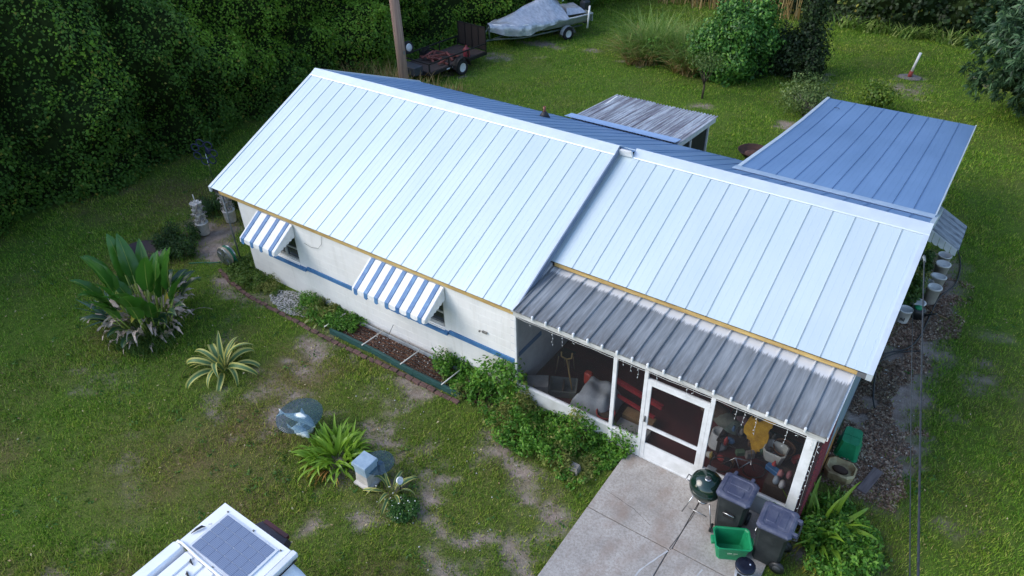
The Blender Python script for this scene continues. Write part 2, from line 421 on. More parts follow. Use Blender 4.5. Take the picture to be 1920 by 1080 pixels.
tag(link('grass', me), 'short mown lawn grass thinning to sandy patches', 'grass', kind='stuff')
print('grass tufts', N)

# ================================================================ HOUSE
L1, ZE, YR, ZR = 9.619, 2.337, 4.154, 4.201
L2, Y2, ZE2, YR2, ZR2 = 15.914, 1.363, 2.769, 4.378, 4.124
YB, ZB = 8.39, 2.52
XW0, XW1, XW2 = .99, 9.66, 15.65
def metal_roof(name, c1, c2, rough, metal):
    mt, t, b = newmat(name)
    pp = pos(t)
    c = ramp(t, nz(t, pos(t, (1, .5, .5)), 1.0, 3, .5), [(.3, lin(c1)), (.7, lin(c2))])
    c = mixc(t, ramp(t, nz(t, pp, 26, 4, .8), [(.62, (0, 0, 0, 1)), (.8, (.10, .10, .10, 1))]), c, lin((120, 120, 118)))
    oi = t.nodes.new('ShaderNodeObjectInfo')
    c = mixc(t, 1.0, c, ramp(t, oi.outputs['Random'], [(0, (.955, .955, .96, 1)), (1, (1.02, 1.02, 1.015, 1))]), 'MULTIPLY')
    t.links.new(c, b.inputs['Base Color'])
    b.inputs['Metallic'].default_value = metal
    t.links.new(ramp(t, nz(t, pp, .8, 4), [(.3, (rough-.015,)*3+(1,)), (.7, (rough+.02,)*3+(1,))]), b.inputs['Roughness'])
    w = t.nodes.new('ShaderNodeTexWave'); w.wave_type = 'BANDS'; w.bands_direction = 'X'
    w.inputs['Scale'].default_value = 7.0; w.inputs['Distortion'].default_value = .4
    t.links.new(pp, w.inputs['Vector'])
    bumpn(t, b, w.outputs['Fac'], .012, .004)
    return mt
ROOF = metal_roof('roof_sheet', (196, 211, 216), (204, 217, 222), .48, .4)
ROOFB = metal_roof('sky_tinted_roof_sheet', (112, 144, 184), (124, 156, 196), .42, .45)  # pale sheets facing away: reflected sky blue put into the base colour
TRIM = M('roof_trim', (206, 216, 224), (196, 207, 217), .42, .4, scale=3)
PINE = M('pine_fascia', (196, 168, 106), (160, 130, 78), .75, scale=6, stretch=(.4, 3, 3), bump=.2)
WHITEW = M('white_wall_paint', (228, 227, 224), (218, 217, 214), .8, scale=1.3, bump=.05, bscale=45)
# faint run-off streaks on the painted wall
t = WHITEW.node_tree; b = t.nodes['Principled BSDF']; src = b.inputs['Base Color'].links[0].from_socket   # wall_streaks
stv = ramp(t, nz(t, pos(t, (5, 5, .35)), 1.4, 5, .7), [(.54, (0, 0, 0, 1)), (.76, (.28, .28, .28, 1))])
t.links.new(mixc(t, stv, src, lin((186, 182, 172))), b.inputs['Base Color'])
MORT = M('wall_joint', (226, 225, 222), (220, 219, 216), .85)
BLUE = M('blue_paint', (58, 104, 152), (74, 122, 168), .55, scale=5)
DARK = M('dark_void', (40, 38, 38), (28, 27, 28), .9)
WPAINT = M('white_aluminium', (228, 229, 230), (208, 209, 208), .5, scale=5, bump=.05)
house = thing('house', (0, 0, 0), 'single storey white block house with pale metal gable roof and screened front porch', 'house')

def panel_mesh(name, w, ya, za, yb, zb, mat, mid=None, g=.003, h=.012):
    """sheet from eave (ya,za) to ridge (yb,zb); up-turned legs at both edges"""
    prof = [(g, -.025), (g, h), (g+.006, h), (g+.007, 0), (w*.33, 0), (w*.335, .002), (w*.345, .002), (w*.35, 0), (w*.66, 0), (w*.665, .002), (w*.675, .002), (w*.68, 0), (w-g-.007, 0), (w-g-.006, h), (w-g, h), (w-g, -.025)]
    st = [(ya, za)]+(mid or [])+[(yb, zb)]; n = len(prof); mb = MB(); vs = []
    dy, dz = yb-ya, zb-za; l = math.hypot(dy, dz); ny, nz_ = -dz/l, dy/l
    if nz_ < 0: ny, nz_ = -ny, -nz_
    for (yy, zz) in st: vs += [(x, yy+ny*hh, zz+nz_*hh) for x, hh in prof]
    fs = [(i*n+k, i*n+k+1, (i+1)*n+k+1, (i+1)*n+k) for i in range(len(st)-1) for k in range(n-1)]
    mb.add(vs, fs)
    return mb.mesh(name, mat)
def roof_run(parent, x0, x1, seams, ya, za, yb, zb, mat, mid=None):
    cache = {}
    ed = sorted([x0, x1]+[s for s in seams if x0+.06 < s < x1-.06])
    for a, b2 in zip(ed[:-1], ed[1:]):
        k = round(b2-a, 3)
        if k not in cache: cache[k] = panel_mesh('roof_panel', b2-a, ya, za, yb, zb, mat, mid)
        o = link('roof_panel', cache[k], parent, (a, 0, 0))
def slab(name, x0, x1, ya, za, yb, zb, top, thick, mat, parent):
    """sloped board under the sheets: 'top' metres below the sheet plane"""
    return MB().hexa([(x0, ya, za-top-thick), (x1, ya, za-top-thick), (x1, yb, zb-top-thick), (x0, yb, zb-top-thick),
                      (x0, ya, za-top), (x1, ya, za-top), (x1, yb, zb-top), (x0, yb, zb-top)]).build(name, mat, parent)
def strip(name, x0, x1, prof, mat, parent):
    """flashing: (y,z) profile swept along x, with thickness downwards"""
    mb = MB(); n = len(prof)
    vs = [(x, y, z) for x in (x0, x1) for (y, z) in prof]+[(x, y, z-.012) for x in (x0, x1) for (y, z) in prof]
    fs = [(k, k+1, n+k+1, n+k) for k in range(n-1)]+[(2*n+k, 3*n+k, 3*n+k+1, 2*n+k+1) for k in range(n-1)]
    fs += [(0, n, 3*n, 2*n), (n-1, 3*n-1, 4*n-1, 2*n-1)]+[(k, 2*n+k, 2*n+k+1, k+1) for k in range(n-1)]+[(n+k, n+k+1, 3*n+k+1, 3*n+k) for k in range(n-1)]
    mb.add(vs, fs); return mb.build(name, mat, parent)
W1, W2 = .442, .411
sF = (ZR-ZE)/YR; sF2 = (ZR2-ZE2)/(YR2-Y2); sB = (ZR-ZB)/(YB-YR)
# front slope of the higher part
rf = bpy.data.objects.new('front_roof', None); COL.objects.link(rf); rf.parent = house
tag(rf, 'higher front roof slope of pale standing seam sheets')
roof_run(rf, 0.0, L1, [L1-.31-k*W1 for k in range(21)], 0, ZE, YR, ZR, ROOF)
slab('roof_deck', .05, L1-.05, .03, ZE, YR, ZR, .026, .10, DARK, rf)
# lower front slope over the porch side
rl = bpy.data.objects.new('lower_front_roof', None); COL.objects.link(rl); rl.parent = house
tag(rl, 'lower front roof slope of pale standing seam sheets above the porch')
o2 = 12.608
roof_run(rl, L1+.02, L2, [o2+k*W2 for k in range(-7, 8)], Y2, ZE2, YR2, ZR2, ROOF)
slab('roof_deck', L1-.02, L2-.06, Y2+.03, ZE2, YR2, ZR2, .026, .10, DARK, rl)
# rear slope
rb = bpy.data.objects.new('rear_roof', None); COL.objects.link(rb); rb.parent = house
tag(rb, 'rear roof slope of ribbed metal sheets facing away')
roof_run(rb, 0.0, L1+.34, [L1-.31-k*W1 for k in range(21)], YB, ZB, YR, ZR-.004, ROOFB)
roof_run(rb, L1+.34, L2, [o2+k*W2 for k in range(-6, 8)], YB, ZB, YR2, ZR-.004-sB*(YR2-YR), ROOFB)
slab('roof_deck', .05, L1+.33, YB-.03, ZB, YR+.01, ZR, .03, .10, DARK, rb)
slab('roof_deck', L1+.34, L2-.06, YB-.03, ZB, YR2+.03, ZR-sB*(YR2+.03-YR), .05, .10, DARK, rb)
# ridge caps and rake trims
def capz(y, front=True):
    return ZR-sF*(YR-y) if front else ZR-sB*(y-YR)
strip('ridge_cap', -.02, L1+.03, [(YR-.23, capz(YR-.23)+.018), (YR-.22, capz(YR-.22)+.026), (YR, ZR+.045), (YR+.2, capz(YR+.2, 0)+.03), (YR+.21, capz(YR+.21, 0)+.02)], TRIM, house)
z2f = lambda y: ZR2-sF2*(YR2-y)
strip('ridge_cap', L1+.34, L2+.02, [(YR2-.23, z2f(YR2-.23)+.018), (YR2-.22, z2f(YR2-.22)+.026), (YR2, ZR2+.045), (YR2+.16, capz(YR2+.16, 0)+.03), (YR2+.17, capz(YR2+.17, 0)+.02)], TRIM, house)
def rake(x0, x1, ya, za, yb, zb, d, lift, name='rake_trim', m=TRIM):
    return MB().hexa([(x0, ya, za-d), (x1, ya, za-d), (x1, yb, zb-d), (x0, yb, zb-d), (x0, ya, za+lift), (x1, ya, za+lift), (x1, yb, zb+lift), (x0, yb, zb+lift)]).build(name, m, house)
rake(-.035, .055, -.012, ZE-.005, YR-.21, capz(YR-.21), .12, .02)
rake(L1-.05, L1+.022, -.012, ZE-.005, YR-.21, capz(YR-.21), .02, .02)
rake(L1+.024, L1+.05, -.010, ZE-.005, YR-.02, capz(YR-.02), .13, .022, 'gable_fascia', M('gable_fascia', (112, 128, 150), (98, 114, 138), .6))
rake(L2-.075, L2+.022, Y2-.012, ZE2-.005, YR2-.21, z2f(YR2-.21), .12, .02)
rake(-.035, .06, YR+.22, capz(YR+.22, 0), YB+.01, ZB, .12, .034); rake(L2-.06, L2+.022, YR2+.2, capz(YR2+.2, 0), YB+.01, ZB, .12, .034)
# white board where the ridges part
MB().hexa([(L1+.055, YR-.02, ZR-.17), (L1+.36, YR-.02, ZR-.15), (L1+.36, YR+.03, ZR-.15), (L1+.055, YR+.03, ZR-.17), (L1+.055, YR-.06, ZR-.03), (L1+.33, YR-.05, ZR-.02), (L1+.33, YR+.03, ZR-.02), (L1+.055, YR+.03, ZR-.02)]).build('ridge_end_board', WPAINT, house)
# fascia boards
bar('fascia_board', (.34, .012, ZE-.115), (L1-.02, .045, ZE-.032), PINE, house)
bar('fascia_board', (L1+.10, Y2+.012, ZE2-.11), (L2-.22, Y2+.045, ZE2-.032), PINE, house)
bar('fascia_end', (L2-.22, Y2+.010, ZE2-.13), (L2-.06, Y2+.045, ZE2-.034), M('grey_end', (110, 112, 116), (90, 92, 96), .7), house)
bar('fascia_board', (.05, YB-.05, ZB-.15), (L2-.05, YB-.015, ZB-.035), WPAINT, house)
# walls: solid core, painted blocks laid over it on the front
WIN = [(1.95, 3.02, 1.02, 2.02), (6.10, 7.72, 1.02, 2.02)]
core = MB()
def wall_x(mb, x0, x1, y0, y1, z0, z1, holes):
    xs = sorted(set([x0, x1]+[q for h in holes for q in h[:2]]))
    for a, b2 in zip(xs[:-1], xs[1:]):
        hs = [h for h in holes if h[0] <= a+1e-6 and h[1] >= b2-1e-6]
        if not hs: mb.box((a, y0, z0), (b2, y1, z1))
        else: mb.box((a, y0, z0), (b2, y1, hs[0][2])); mb.box((a, y0, hs[0][3]), (b2, y1, z1))
wall_x(core, XW0, XW1-.002, .062, .22, -.05, ZE-.13, WIN)
fw = core.build('front_wall', MORT, house)
blk = MB()
e = .006
blk.add([(0, 0, 0), (1, 0, 0), (1, 0, 1), (0, 0, 1), (.012, -1, .03), (.988, -1, .03), (.988, -1, .97), (.012, -1, .97)], [(0, 1, 5, 4), (1, 2, 6, 5), (2, 3, 7, 6), (3, 0, 4, 7), (4, 5, 6, 7)])
blk = blk.mesh('block', WHITEW)
row = 0; z = 0.0; BH, BW = .2025, .405
while z < ZE-.14:
    h = min(BH, ZE-.135-z); x = XW0-(BW/2 if row % 2 else 0)
    while x < XW1:
        a, b2 = max(x, XW0), min(x+BW, XW1)
        segs = [(a, b2)]
        for w in WIN:
            if z+h*.5 > w[2] and z+h*.5 < w[3]:
                segs = [s2 for (p, q) in segs for s2 in ((p, min(q, w[0])), (max(p, w[1]), q)) if s2[1]-s2[0] > .04]
        for p, q in segs:
            if q-p > .03: link('block', blk, fw, (p+.003, .062, z+.003), 0, (q-p-.006, .003, h-.006))
        x += BW
    z += BH; row += 1
MB().box((XW0, .2, -.05), (XW0+.18, 8.2, 2.3)).build('side_wall', WHITEW, house)
MB().prism([(XW0+.01, .25, 2.2), (XW0+.01, YR, ZR-.25), (XW0+.01, 8.2, 2.35)], (.12, 0, 0)).build('gable', WHITEW, house)
MB().box((XW0, 8.05, -.05), (XW2, 8.2, 2.45)).build('rear_wall', WHITEW, house)
pw = MB().prism([(XW1-.16, .06, -.05), (XW1-.16, 3.1, -.05), (XW1-.16, 3.1, 2.9), (XW1-.16, 1.5, 2.75), (XW1-.16, .06, 2.2)], (.16, 0, 0)).build('porch_side_wall', M('porch_wall', (196, 200, 206), (180, 184, 190), .8), house)
GREYW = M('grey_side_paint', (128, 144, 152), (112, 130, 140), .8, scale=2, bump=.2)
MB().box((XW2-.16, 1.45, -.05), (XW2, 8.2, 2.74)).build('side_wall', GREYW, house)
MB().prism([(XW2-.14, 1.6, 2.7), (XW2-.14, YR2, ZR2-.2), (XW2-.14, 8.2, 2.42)], (.12, 0, 0)).build('gable', GREYW, house)
bar('corner_trim', (XW1-.02, .03, 0), (XW1+.03, .058, ZE-.14), WPAINT, house)
# rust stain board low on the side wall
bar('stained_skirting', (XW2, 1.46, 0), (XW2+.012, 2.3, .55), M('rust_stain', (186, 128, 48), (150, 110, 70), .8, scale=3), house)
# blue band
for x0, x1 in ((XW0, WIN[0][0]-.05), (WIN[0][1]+.28, WIN[1][0]-.3), (WIN[1][1]+.13, XW1-.03)):
    bar('trim_band', (x0, .022, .905), (x1, .055, 1.015), BLUE, house)
for w in WIN:
    bar('window_sill', (w[0]-.05, -.03, .895), (w[1]+.26 if w is WIN[0] else w[1]+.11, .05, .965), BLUE, house)
bar('trim_band', (XW1+.001, .08, 1.09), (XW1+.02, .95, 1.19), BLUE, house)
# windows
GLASS = M('window_glass', (38, 44, 48), (52, 58, 62), .12, scale=2, spec=.8)
FRAME = M('window_frame', (176, 178, 176), (150, 152, 150), .5)
for w in WIN:
    p = MB().box((w[0]+.02, .15, w[2]+.03), (w[1]-.02, .16, w[3]-.02)).build('window', GLASS, house)
    fr = MB()
    for a, b2 in (((w[0], .1, w[2]), (w[0]+.05, .17, w[3])), ((w[1]-.05, .1, w[2]), (w[1], .17, w[3])), ((w[0]+.051, .1, w[3]-.05), (w[1]-.051, .17, w[3])), ((w[0]+.051, .1, w[2]), (w[1]-.051, .17, w[2]+.05))): fr.box(a, b2)
    fr.build('frame', FRAME, p)
    n = 2 if w is WIN[0] else 3
    for k in range(1, n):
        xx = w[0]+(w[1]-w[0])*k/n; bar('mullion', (xx-.035, .11, w[2]+.051), (xx+.035, .145, w[3]-.051), FRAME, p)
    bar('meeting_rail', (w[0]+.051, .125, 1.34), (w[1]-.051, .148, 1.38), FRAME, p)
    MB().hexa([(w[0], .03, .966), (w[1], .03, .966), (w[1], .17, .966), (w[0], .17, .966), (w[0], .03, .985), (w[1], .03, .985), (w[1], .17, 1.019), (w[0], .17, 1.019)]).build('sill', MORT, p)
# striped metal awnings
AWH = M('awning_white', (232, 232, 232), (214, 214, 212), .5, scale=8, bump=.08)
AWB = M('awning_blue', (58, 100, 150), (86, 130, 172), .5, scale=7)
def awning(x0, x1, nb, label):
    aw = bpy.data.objects.new('awning', None); COL.objects.link(aw); aw.parent = house; aw.location = (x0, 0, 0)
    tag(aw, label)
    W = x1-x0; yt, zt, yf, zf, dv = .03, 2.175, -.64, 1.735, .13
    def slat(name, a, b2, lift, drop, mat):
        mb = MB(); n = Vector((0, -(zt-zf), (yf-yt)*-1)).normalized()*lift
        P = [(yt, zt), (yf, zf)]
        top = [(a, yt+n.y, zt+n.z), (b2, yt+n.y, zt+n.z), (b2, yf+n.y, zf+n.z), (a, yf+n.y, zf+n.z)]
        q = (b2-a)*.25
        low = [(a, yf+n.y-.012, zf-drop+.03), (a+q, yf+n.y-.012, zf-drop), (b2-q, yf+n.y-.012, zf-drop), (b2, yf+n.y-.012, zf-drop+.03)]
        mb.add(top, [(3, 2, 1, 0)]); mb.add([top[3], low[0], low[1], low[2], low[3], top[2]], [(0, 1, 2, 3, 4, 5)])
        for s2 in (0, 1):
            t0, t1, lo = (top[0], top[3], low[0]) if s2 == 0 else (top[1], top[2], low[3])
            d = Vector((0, .02, -.025))
            mb.add([t0, t1, Vector(t1)+d, Vector(t0)+d], [(0, 1, 2, 3)]); mb.add([t1, lo, Vector(lo)+Vector((0, .02, 0)), Vector(t1)+d], [(0, 1, 2, 3)])
        mb.build(name, mat, aw)
    p = (W-.09)/nb; x = .0
    for k in range(nb):
        bw = .105
        slat('white_slat', x+.002, x+p-bw-.002 if k else x+.055, 0.0, .115, AWH)
        s0 = x+p-bw if k else x+.057
        slat('blue_slat', s0, s0+bw, .016, .15, AWB)
        x = s0+bw
        if k == 0: p = (W-.09-x)/(nb-1)
    slat('white_slat', x+.002, W, 0.0, .115, AWH)
    for xs, d in ((0, .012), (W-.002, .012)):
        n = 7; top = [(yt, zt-.012), (yf+.005, zf-.012)]; lowz = [(yf+.005+(yt-yf)*i/n, zf-.11+(1.86-zf+.11)*i/n) for i in range(n+1)]
        poly = [(xs, *top[0]), (xs, *top[1])]
        for i, (yy, zz) in enumerate(lowz):
            poly.append((xs, yy, zz))
            if i < n: poly.append((xs, yy+.06, zz-.012))
        MB().prism(poly, (d, 0, 0)).build('side_panel', AWH, aw)
awning(1.80, 3.08, 4, 'shorter blue and white striped metal awning')
awning(5.68, 7.80, 7, 'longer blue and white striped metal awning')
# outside light / old bracket
ob = MB(); ob.box((8.78, .02, 1.38), (8.9, .052, 1.43)); ob.tube([(8.72, .03, 1.4), (8.72, .0, 1.4)], .022, 8); ob.build('wall_bracket', M('old_bracket', (130, 128, 122), (90, 90, 88), .7), house)
# loose wire on the wall
MB().tube([(4.1, .035, 2.18), (4.05, .03, 1.95), (3.9, .03, 1.78), (3.65, .03, 1.72), (3.4, .03, 1.76)], .005, 5).build('loose_wire', M('wire_grey', (120, 120, 120), (100, 100, 100), .6), house)
# gable-end post
MB().tube([(.16, .18, 0), (.16, .18, ZE-.12)], .022, 8).build('corner_post', M('galvanised', (128, 134, 136), (104, 110, 112), .5, .4), house)
# roof vent pipe
v = bpy.data.objects.new('vent_pipe', None); COL.objects.link(v); v.parent = house; v.location = (5.9, 6.95, 3.09)
MB().lathe([(.16, -.02), (.1, .10), (.055, .16), (.05, .16)], 14).build('boot', M('rubber', (34, 36, 40), (28, 30, 34), .6), v)
MB().lathe([(.042, .1), (.042, .30), (.034, .30), (.034, .12)], 12).build('pipe', M('copper_pipe', (140, 92, 70), (110, 70, 54), .5, .3), v)

# ---------------------------------------------------------------- porch
porch = bpy.data.objects.new('screened_porch', None); COL.objects.link(porch); porch.parent = house
tag(porch, 'white framed screened porch under a stained low aluminium roof')
mt, t, b = newmat('weathered_pan')
pp = pos(t)
sp = t.nodes.new('ShaderNodeSeparateXYZ'); t.links.new(pp, sp.inputs[0])
st = nz(t, pos(t, (14, 1.1, 1)), 1.0, 6, .65)
grey = ramp(t, st, [(.3, lin((108, 112, 114))), (.5, lin((130, 134, 137))), (.72, lin((154, 158, 161)))])
low = t.nodes.new('ShaderNodeMapRange'); low.inputs[1].default_value = .55; low.inputs[2].default_value = -.15
t.links.new(sp.outputs[1], low.inputs[0])
mm = t.nodes.new('ShaderNodeMath'); mm.operation = 'MULTIPLY'
t.links.new(low.outputs[0], mm.inputs[0]); t.links.new(ramp(t, nz(t, pos(t, (9, 1.5, 1)), 1.6, 6, .7), [(.38, (0, 0, 0, 1)), (.6, (1, 1, 1, 1))]), mm.inputs[1])
grey = mixc(t, mm.outputs[0], grey, lin((100, 98, 96)))
# clean paint where sheets lay over the pans until lately
ed = t.nodes.new('ShaderNodeMath'); ed.operation = 'MULTIPLY_ADD'
t.links.new(nz(t, pos(t, (38, 1.2, 1)), 1.0, 4, .7), ed.inputs[0]); ed.inputs[1].default_value = .34; t.links.new(sp.outputs[1], ed.inputs[2])
xs = t.nodes.new('ShaderNodeMath'); xs.operation = 'MULTIPLY_ADD'; t.links.new(sp.outputs[0], xs.inputs[0]); xs.inputs[1].default_value = .02; xs.inputs[2].default_value = -.26
e2 = t.nodes.new('ShaderNodeMath'); e2.operation = 'ADD'; t.links.new(ed.outputs[0], e2.inputs[0]); t.links.new(xs.outputs[0], e2.inputs[1])
clean = ramp(t, e2.outputs[0], [(.0, (0, 0, 0, 1)), (1, (1, 1, 1, 1))])
mr = t.nodes.new('ShaderNodeMapRange'); mr.inputs[1].default_value = 1.33; mr.inputs[2].default_value = 1.40; t.links.new(e2.outputs[0], mr.inputs[0])
col = mixc(t, mr.outputs[0], grey, lin((208, 210, 212)))
t.links.new(col, b.inputs['Base Color']); b.inputs['Roughness'].default_value = .5; b.inputs['Metallic'].default_value = .2
bumpn(t, b, st, .1, .004)
PAN = mt
pr = bpy.data.objects.new('porch_roof', None); COL.objects.link(pr); pr.parent = porch
YH, ZH = -.115, 2.452; ZT = 2.615
ribs = [10.154+.3048*k for k in range(-1, 18)]
edges = [9.70]+[q for q in ribs if q > 9.75]+[15.66]
def pan_mesh(w):
    mb = MB(); prof = [(.0, .030), (.012, .030), (.014, .0), (w-.016, 0), (w-.014, .036), (w+.004, .036), (w+.004, .02)]
    n = len(prof); vs = [(x, y, z+h) for (y, z) in ((YH, ZH), (1.5, ZT)) for x, h in prof]
    mb.add(vs, [(k, k+1, n+k+1, n+k) for k in range(n-1)])
    mb.add([(x, YH, ZH+h) for x, h in prof]+[(x, YH, ZH-.02) for x, h in prof], [(k, n+k, n+k+1, k+1) for k in range(n-1)])
    return mb.mesh('roof_pan', PAN)
cache = {}
for a, b2 in zip(edges[:-1], edges[1:]):
    k = round(b2-a, 3)
    if k not in cache: cache[k] = pan_mesh(b2-a)
    link('roof_pan', cache[k], pr, (a, 0, 0))
clip = MB().bbox((-.02, YH-.035, ZH-.03), (.02, YH+.01, ZH+.055), .008).mesh('rib_cap', WPAINT)
for q in ribs[1:]: link('rib_cap', clip, pr, (q, 0, 0))
slab('soffit', 9.7, 15.64, YH+.06, ZH-.03, 1.5, ZT-.03, .02, .02, M('soffit_dim', (150, 150, 150), (130, 130, 130), .8), pr)
bar('edge_flashing', (15.655, YH, ZH-.05), (15.675, YH+.02, ZH), WPAINT, pr)
MB().hexa([(15.662, YH, ZH-.06), (15.69, YH, ZH-.06), (15.69, 1.48, ZT-.06), (15.662, 1.48, ZT-.06), (15.662, YH, ZH+.012), (15.69, YH, ZH+.012), (15.69, 1.48, ZT+.012), (15.662, 1.48, ZT+.012)]).build('edge_trim', WPAINT, pr)
HDR = M('header_paint', (206, 206, 204), (170, 170, 166), .6, scale=4, stretch=(1, 4, 4))
bar('header_beam', (9.69, -.105, 2.325), (15.655, -.02, 2.425), HDR, porch)
bar('door_threshold', (12.617, -.088, .02), (13.788, -.04, .088), WPAINT, porch)
bar('porch_floor', (9.67, -.038, -.05), (15.48, 2.95, .085), M('maroon_floor', (92, 34, 34), (66, 26, 28), .7, scale=1.5), porch)
bar('porch_back_wall', (9.66, 2.95, -.05), (15.49, 3.08, 3.3), M('maroon_wall', (78, 34, 40), (58, 30, 36), .8, scale=1.2), porch)
for x, w in ((9.695, .045), (11.915, .075), (12.545, .07), (13.79, .075)):
    bar('post', (x, -.09, .06), (x+w, -.03, 2.324), WPAINT, porch)
bar('corner_post', (15.385, -.10, .05), (15.545, -.0, 2.324), WPAINT, porch)
KICK = M('kick_panel', (214, 215, 214), (190, 190, 186), .6, scale=2.5)
for x0, x1, m_ in ((9.742, 11.913, KICK), (11.992, 12.543, KICK), (13.867, 15.383, M('kick_grey', (158, 164, 170), (140, 146, 152), .6))):
    bar('kick_panel', (x0, -.075, .03), (x1, -.05, .485), m_, porch)
    bar('sill_rail', (x0, -.095, .487), (x1, -.03, .53), WPAINT, porch)
# screens
mt, t, b = newmat('insect_screen')
b.inputs['Base Color'].default_value = (.030, .032, .036, 1); b.inputs['Roughness'].default_value = .55; b.inputs['Specular IOR Level'].default_value = .4
tr = t.nodes.new('ShaderNodeBsdfTransparent'); ms = t.nodes.new('ShaderNodeMixShader'); ms.inputs[0].default_value = .68
t.links.new(b.outputs[0], ms.inputs[1]); t.links.new(tr.outputs[0], ms.inputs[2]); t.links.new(ms.outputs[0], t.nodes['Material Output'].inputs[0])
SCR = mt
for x0, x1, z0, z1 in ((9.742, 11.913, .532, 2.322), (11.992, 12.543, .532, 2.322), (12.617, 13.788, 2.125, 2.322), (13.867, 15.383, .532, 2.322), (15.547, 15.64, .1, 2.322)):
    MB().add([(x0, -.06, z0), (x1, -.06, z0), (x1, -.06, z1), (x0, -.06, z1)], [(0, 1, 2, 3)]).build('screen', SCR, porch)
bar('transom_rail', (12.617, -.085, 2.075), (13.788, -.035, 2.123), WPAINT, porch)
door = MB().box((12.62, -.085, .09), (12.70, -.045, 2.07)).box((13.705, -.085, .09), (13.785, -.045, 2.07)).box((12.702, -.085, 1.985), (13.703, -.045, 2.07)).box((12.702, -.085, .90), (13.703, -.045, .965)).build('screen_door', WPAINT, porch)
tag(door, 'white screen door with a mid rail and solid kick plate')
bar('kick_plate', (12.702, -.08, .09), (13.703, -.05, .485), WPAINT, door)
for z0, z1 in ((.487, .898), (.967, 1.983)):
    MB().add([(12.702, -.062, z0), (13.703, -.062, z0), (13.703, -.062, z1), (12.702, -.062, z1)], [(0, 1, 2, 3)]).build('screen', SCR, door)
hd = MB().box((12.635, -.10, 1.05), (12.665, -.087, 1.2)); hd.tube([(12.65, -.10, 1.16), (12.65, -.13, 1.16), (12.65, -.13, 1.09), (12.65, -.10, 1.09)], .008, 6); hd.build('handle', M('grey_metal', (120, 120, 120), (90, 90, 90), .4, .6), door)
# brick return wall at the right end of the porch
bw = MB().box((15.50, .005, -.05), (15.632, 1.44, 2.42)).build('brick_wall', M('brick_mortar', (96, 52, 56), (80, 44, 48), .9), porch)
bm = MB().add([(0, .005, .004), (0, .205, .004), (0, .205, .061), (0, .005, .061), (.018, .008, .007), (.018, .202, .007), (.018, .202, .058), (.018, .008, .058)], [(0, 1, 5, 4), (1, 2, 6, 5), (2, 3, 7, 6), (3, 0, 4, 7), (4, 5, 6, 7)]).mesh('brick', M('painted_brick', (140, 54, 62), (112, 40, 48), .75, scale=9))
for k in range(36):
    for j in range(8):
        y0 = .005+j*.21-(.105 if k % 2 else 0)
        if y0 < -.01 or y0 > 1.24: continue
        link('brick', bm, bw, (15.632, y0, .02+k*.0655))

# ================================================================ CARPORT, SHED, SIDE AWNING
cp = thing('carport', (13.8, 10.3, 0), 'open carport with a long low sky-tinted metal roof behind the house', 'carport')
def off(o, T): return (o[0]-T[0], o[1]-T[1], o[2]-T[2])
CX, CY = 13.8, 10.3
# roof sheets dip a little halfway along
cx0, cx1 = 11.77, 15.86; nW = (cx1-cx0)/10
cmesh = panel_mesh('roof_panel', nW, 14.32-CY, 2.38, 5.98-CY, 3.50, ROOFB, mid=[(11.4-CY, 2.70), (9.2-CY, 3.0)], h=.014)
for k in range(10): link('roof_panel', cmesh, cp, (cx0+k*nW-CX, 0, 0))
MB().hexa([(cx0+.05-CX, 14.25-CY, 2.24), (cx1-.05-CX, 14.25-CY, 2.24), (cx1-.05-CX, 6.6-CY, 3.22), (cx0+.05-CX, 6.6-CY, 3.22), (cx0+.05-CX, 14.25-CY, 2.33), (cx1-.05-CX, 14.25-CY, 2.33), (cx1-.05-CX, 6.6-CY, 3.30), (cx0+.05-CX, 6.6-CY, 3.30)]).build('roof_deck', DARK, cp)
strip('flashing', cx0-.06-CX, cx1+.02-CX, [(5.72-CY, 3.605), (5.95-CY, 3.555), (6.06-CY, 3.52)], M('flashing', (190, 206, 224), (170, 190, 212), .4, .4), cp)
def seg(x0, x1, ya, za, yb, zb, d, lift, m, name, par): return MB().hexa([(x0, ya, za-d), (x1, ya, za-d), (x1, yb, zb-d), (x0, yb, zb-d), (x0, ya, za+lift), (x1, ya, za+lift), (x1, yb, zb+lift), (x0, yb, zb+lift)]).build(name, m, par)
for ya, za, yb, zb in ((14.33, 2.38, 11.4, 2.70), (11.4, 2.70, 9.2, 3.0), (9.2, 3.0, 6.0, 3.50)):
    seg(cx0-.05-CX, cx0+.035-CX, ya-CY, za, yb-CY, zb, .10, .03, TRIM, 'edge_trim', cp)
    seg(cx1+.002-CX, cx1+.03-CX, ya-CY, za, yb-CY, zb, .10, .03, TRIM, 'edge_trim', cp)
bar('rear_beam', (cx0+.02-CX, 14.08-CY, 2.12), (cx1-.02-CX, 14.2-CY, 2.235), WPAINT, cp)
for x in (11.9, 13.8, 15.74): bar('post', (x-.05-CX, 14.09-CY, 0), (x+.05-CX, 14.19-CY, 2.119), WPAINT, cp)
bar('post', (11.85-CX, 10.4-CY, 0), (11.95-CX, 10.5-CY, 2.68), WPAINT, cp)
sc = MB(); sc.tube([(12.2-CX, 13.2-CY, 2.54), (12.32-CX, 13.22-CY, 2.55), (12.36-CX, 13.12-CY, 2.56)], .008, 5).build('loose_strap', M('black_rubber', (20, 20, 22), (26, 26, 28), .6), cp)

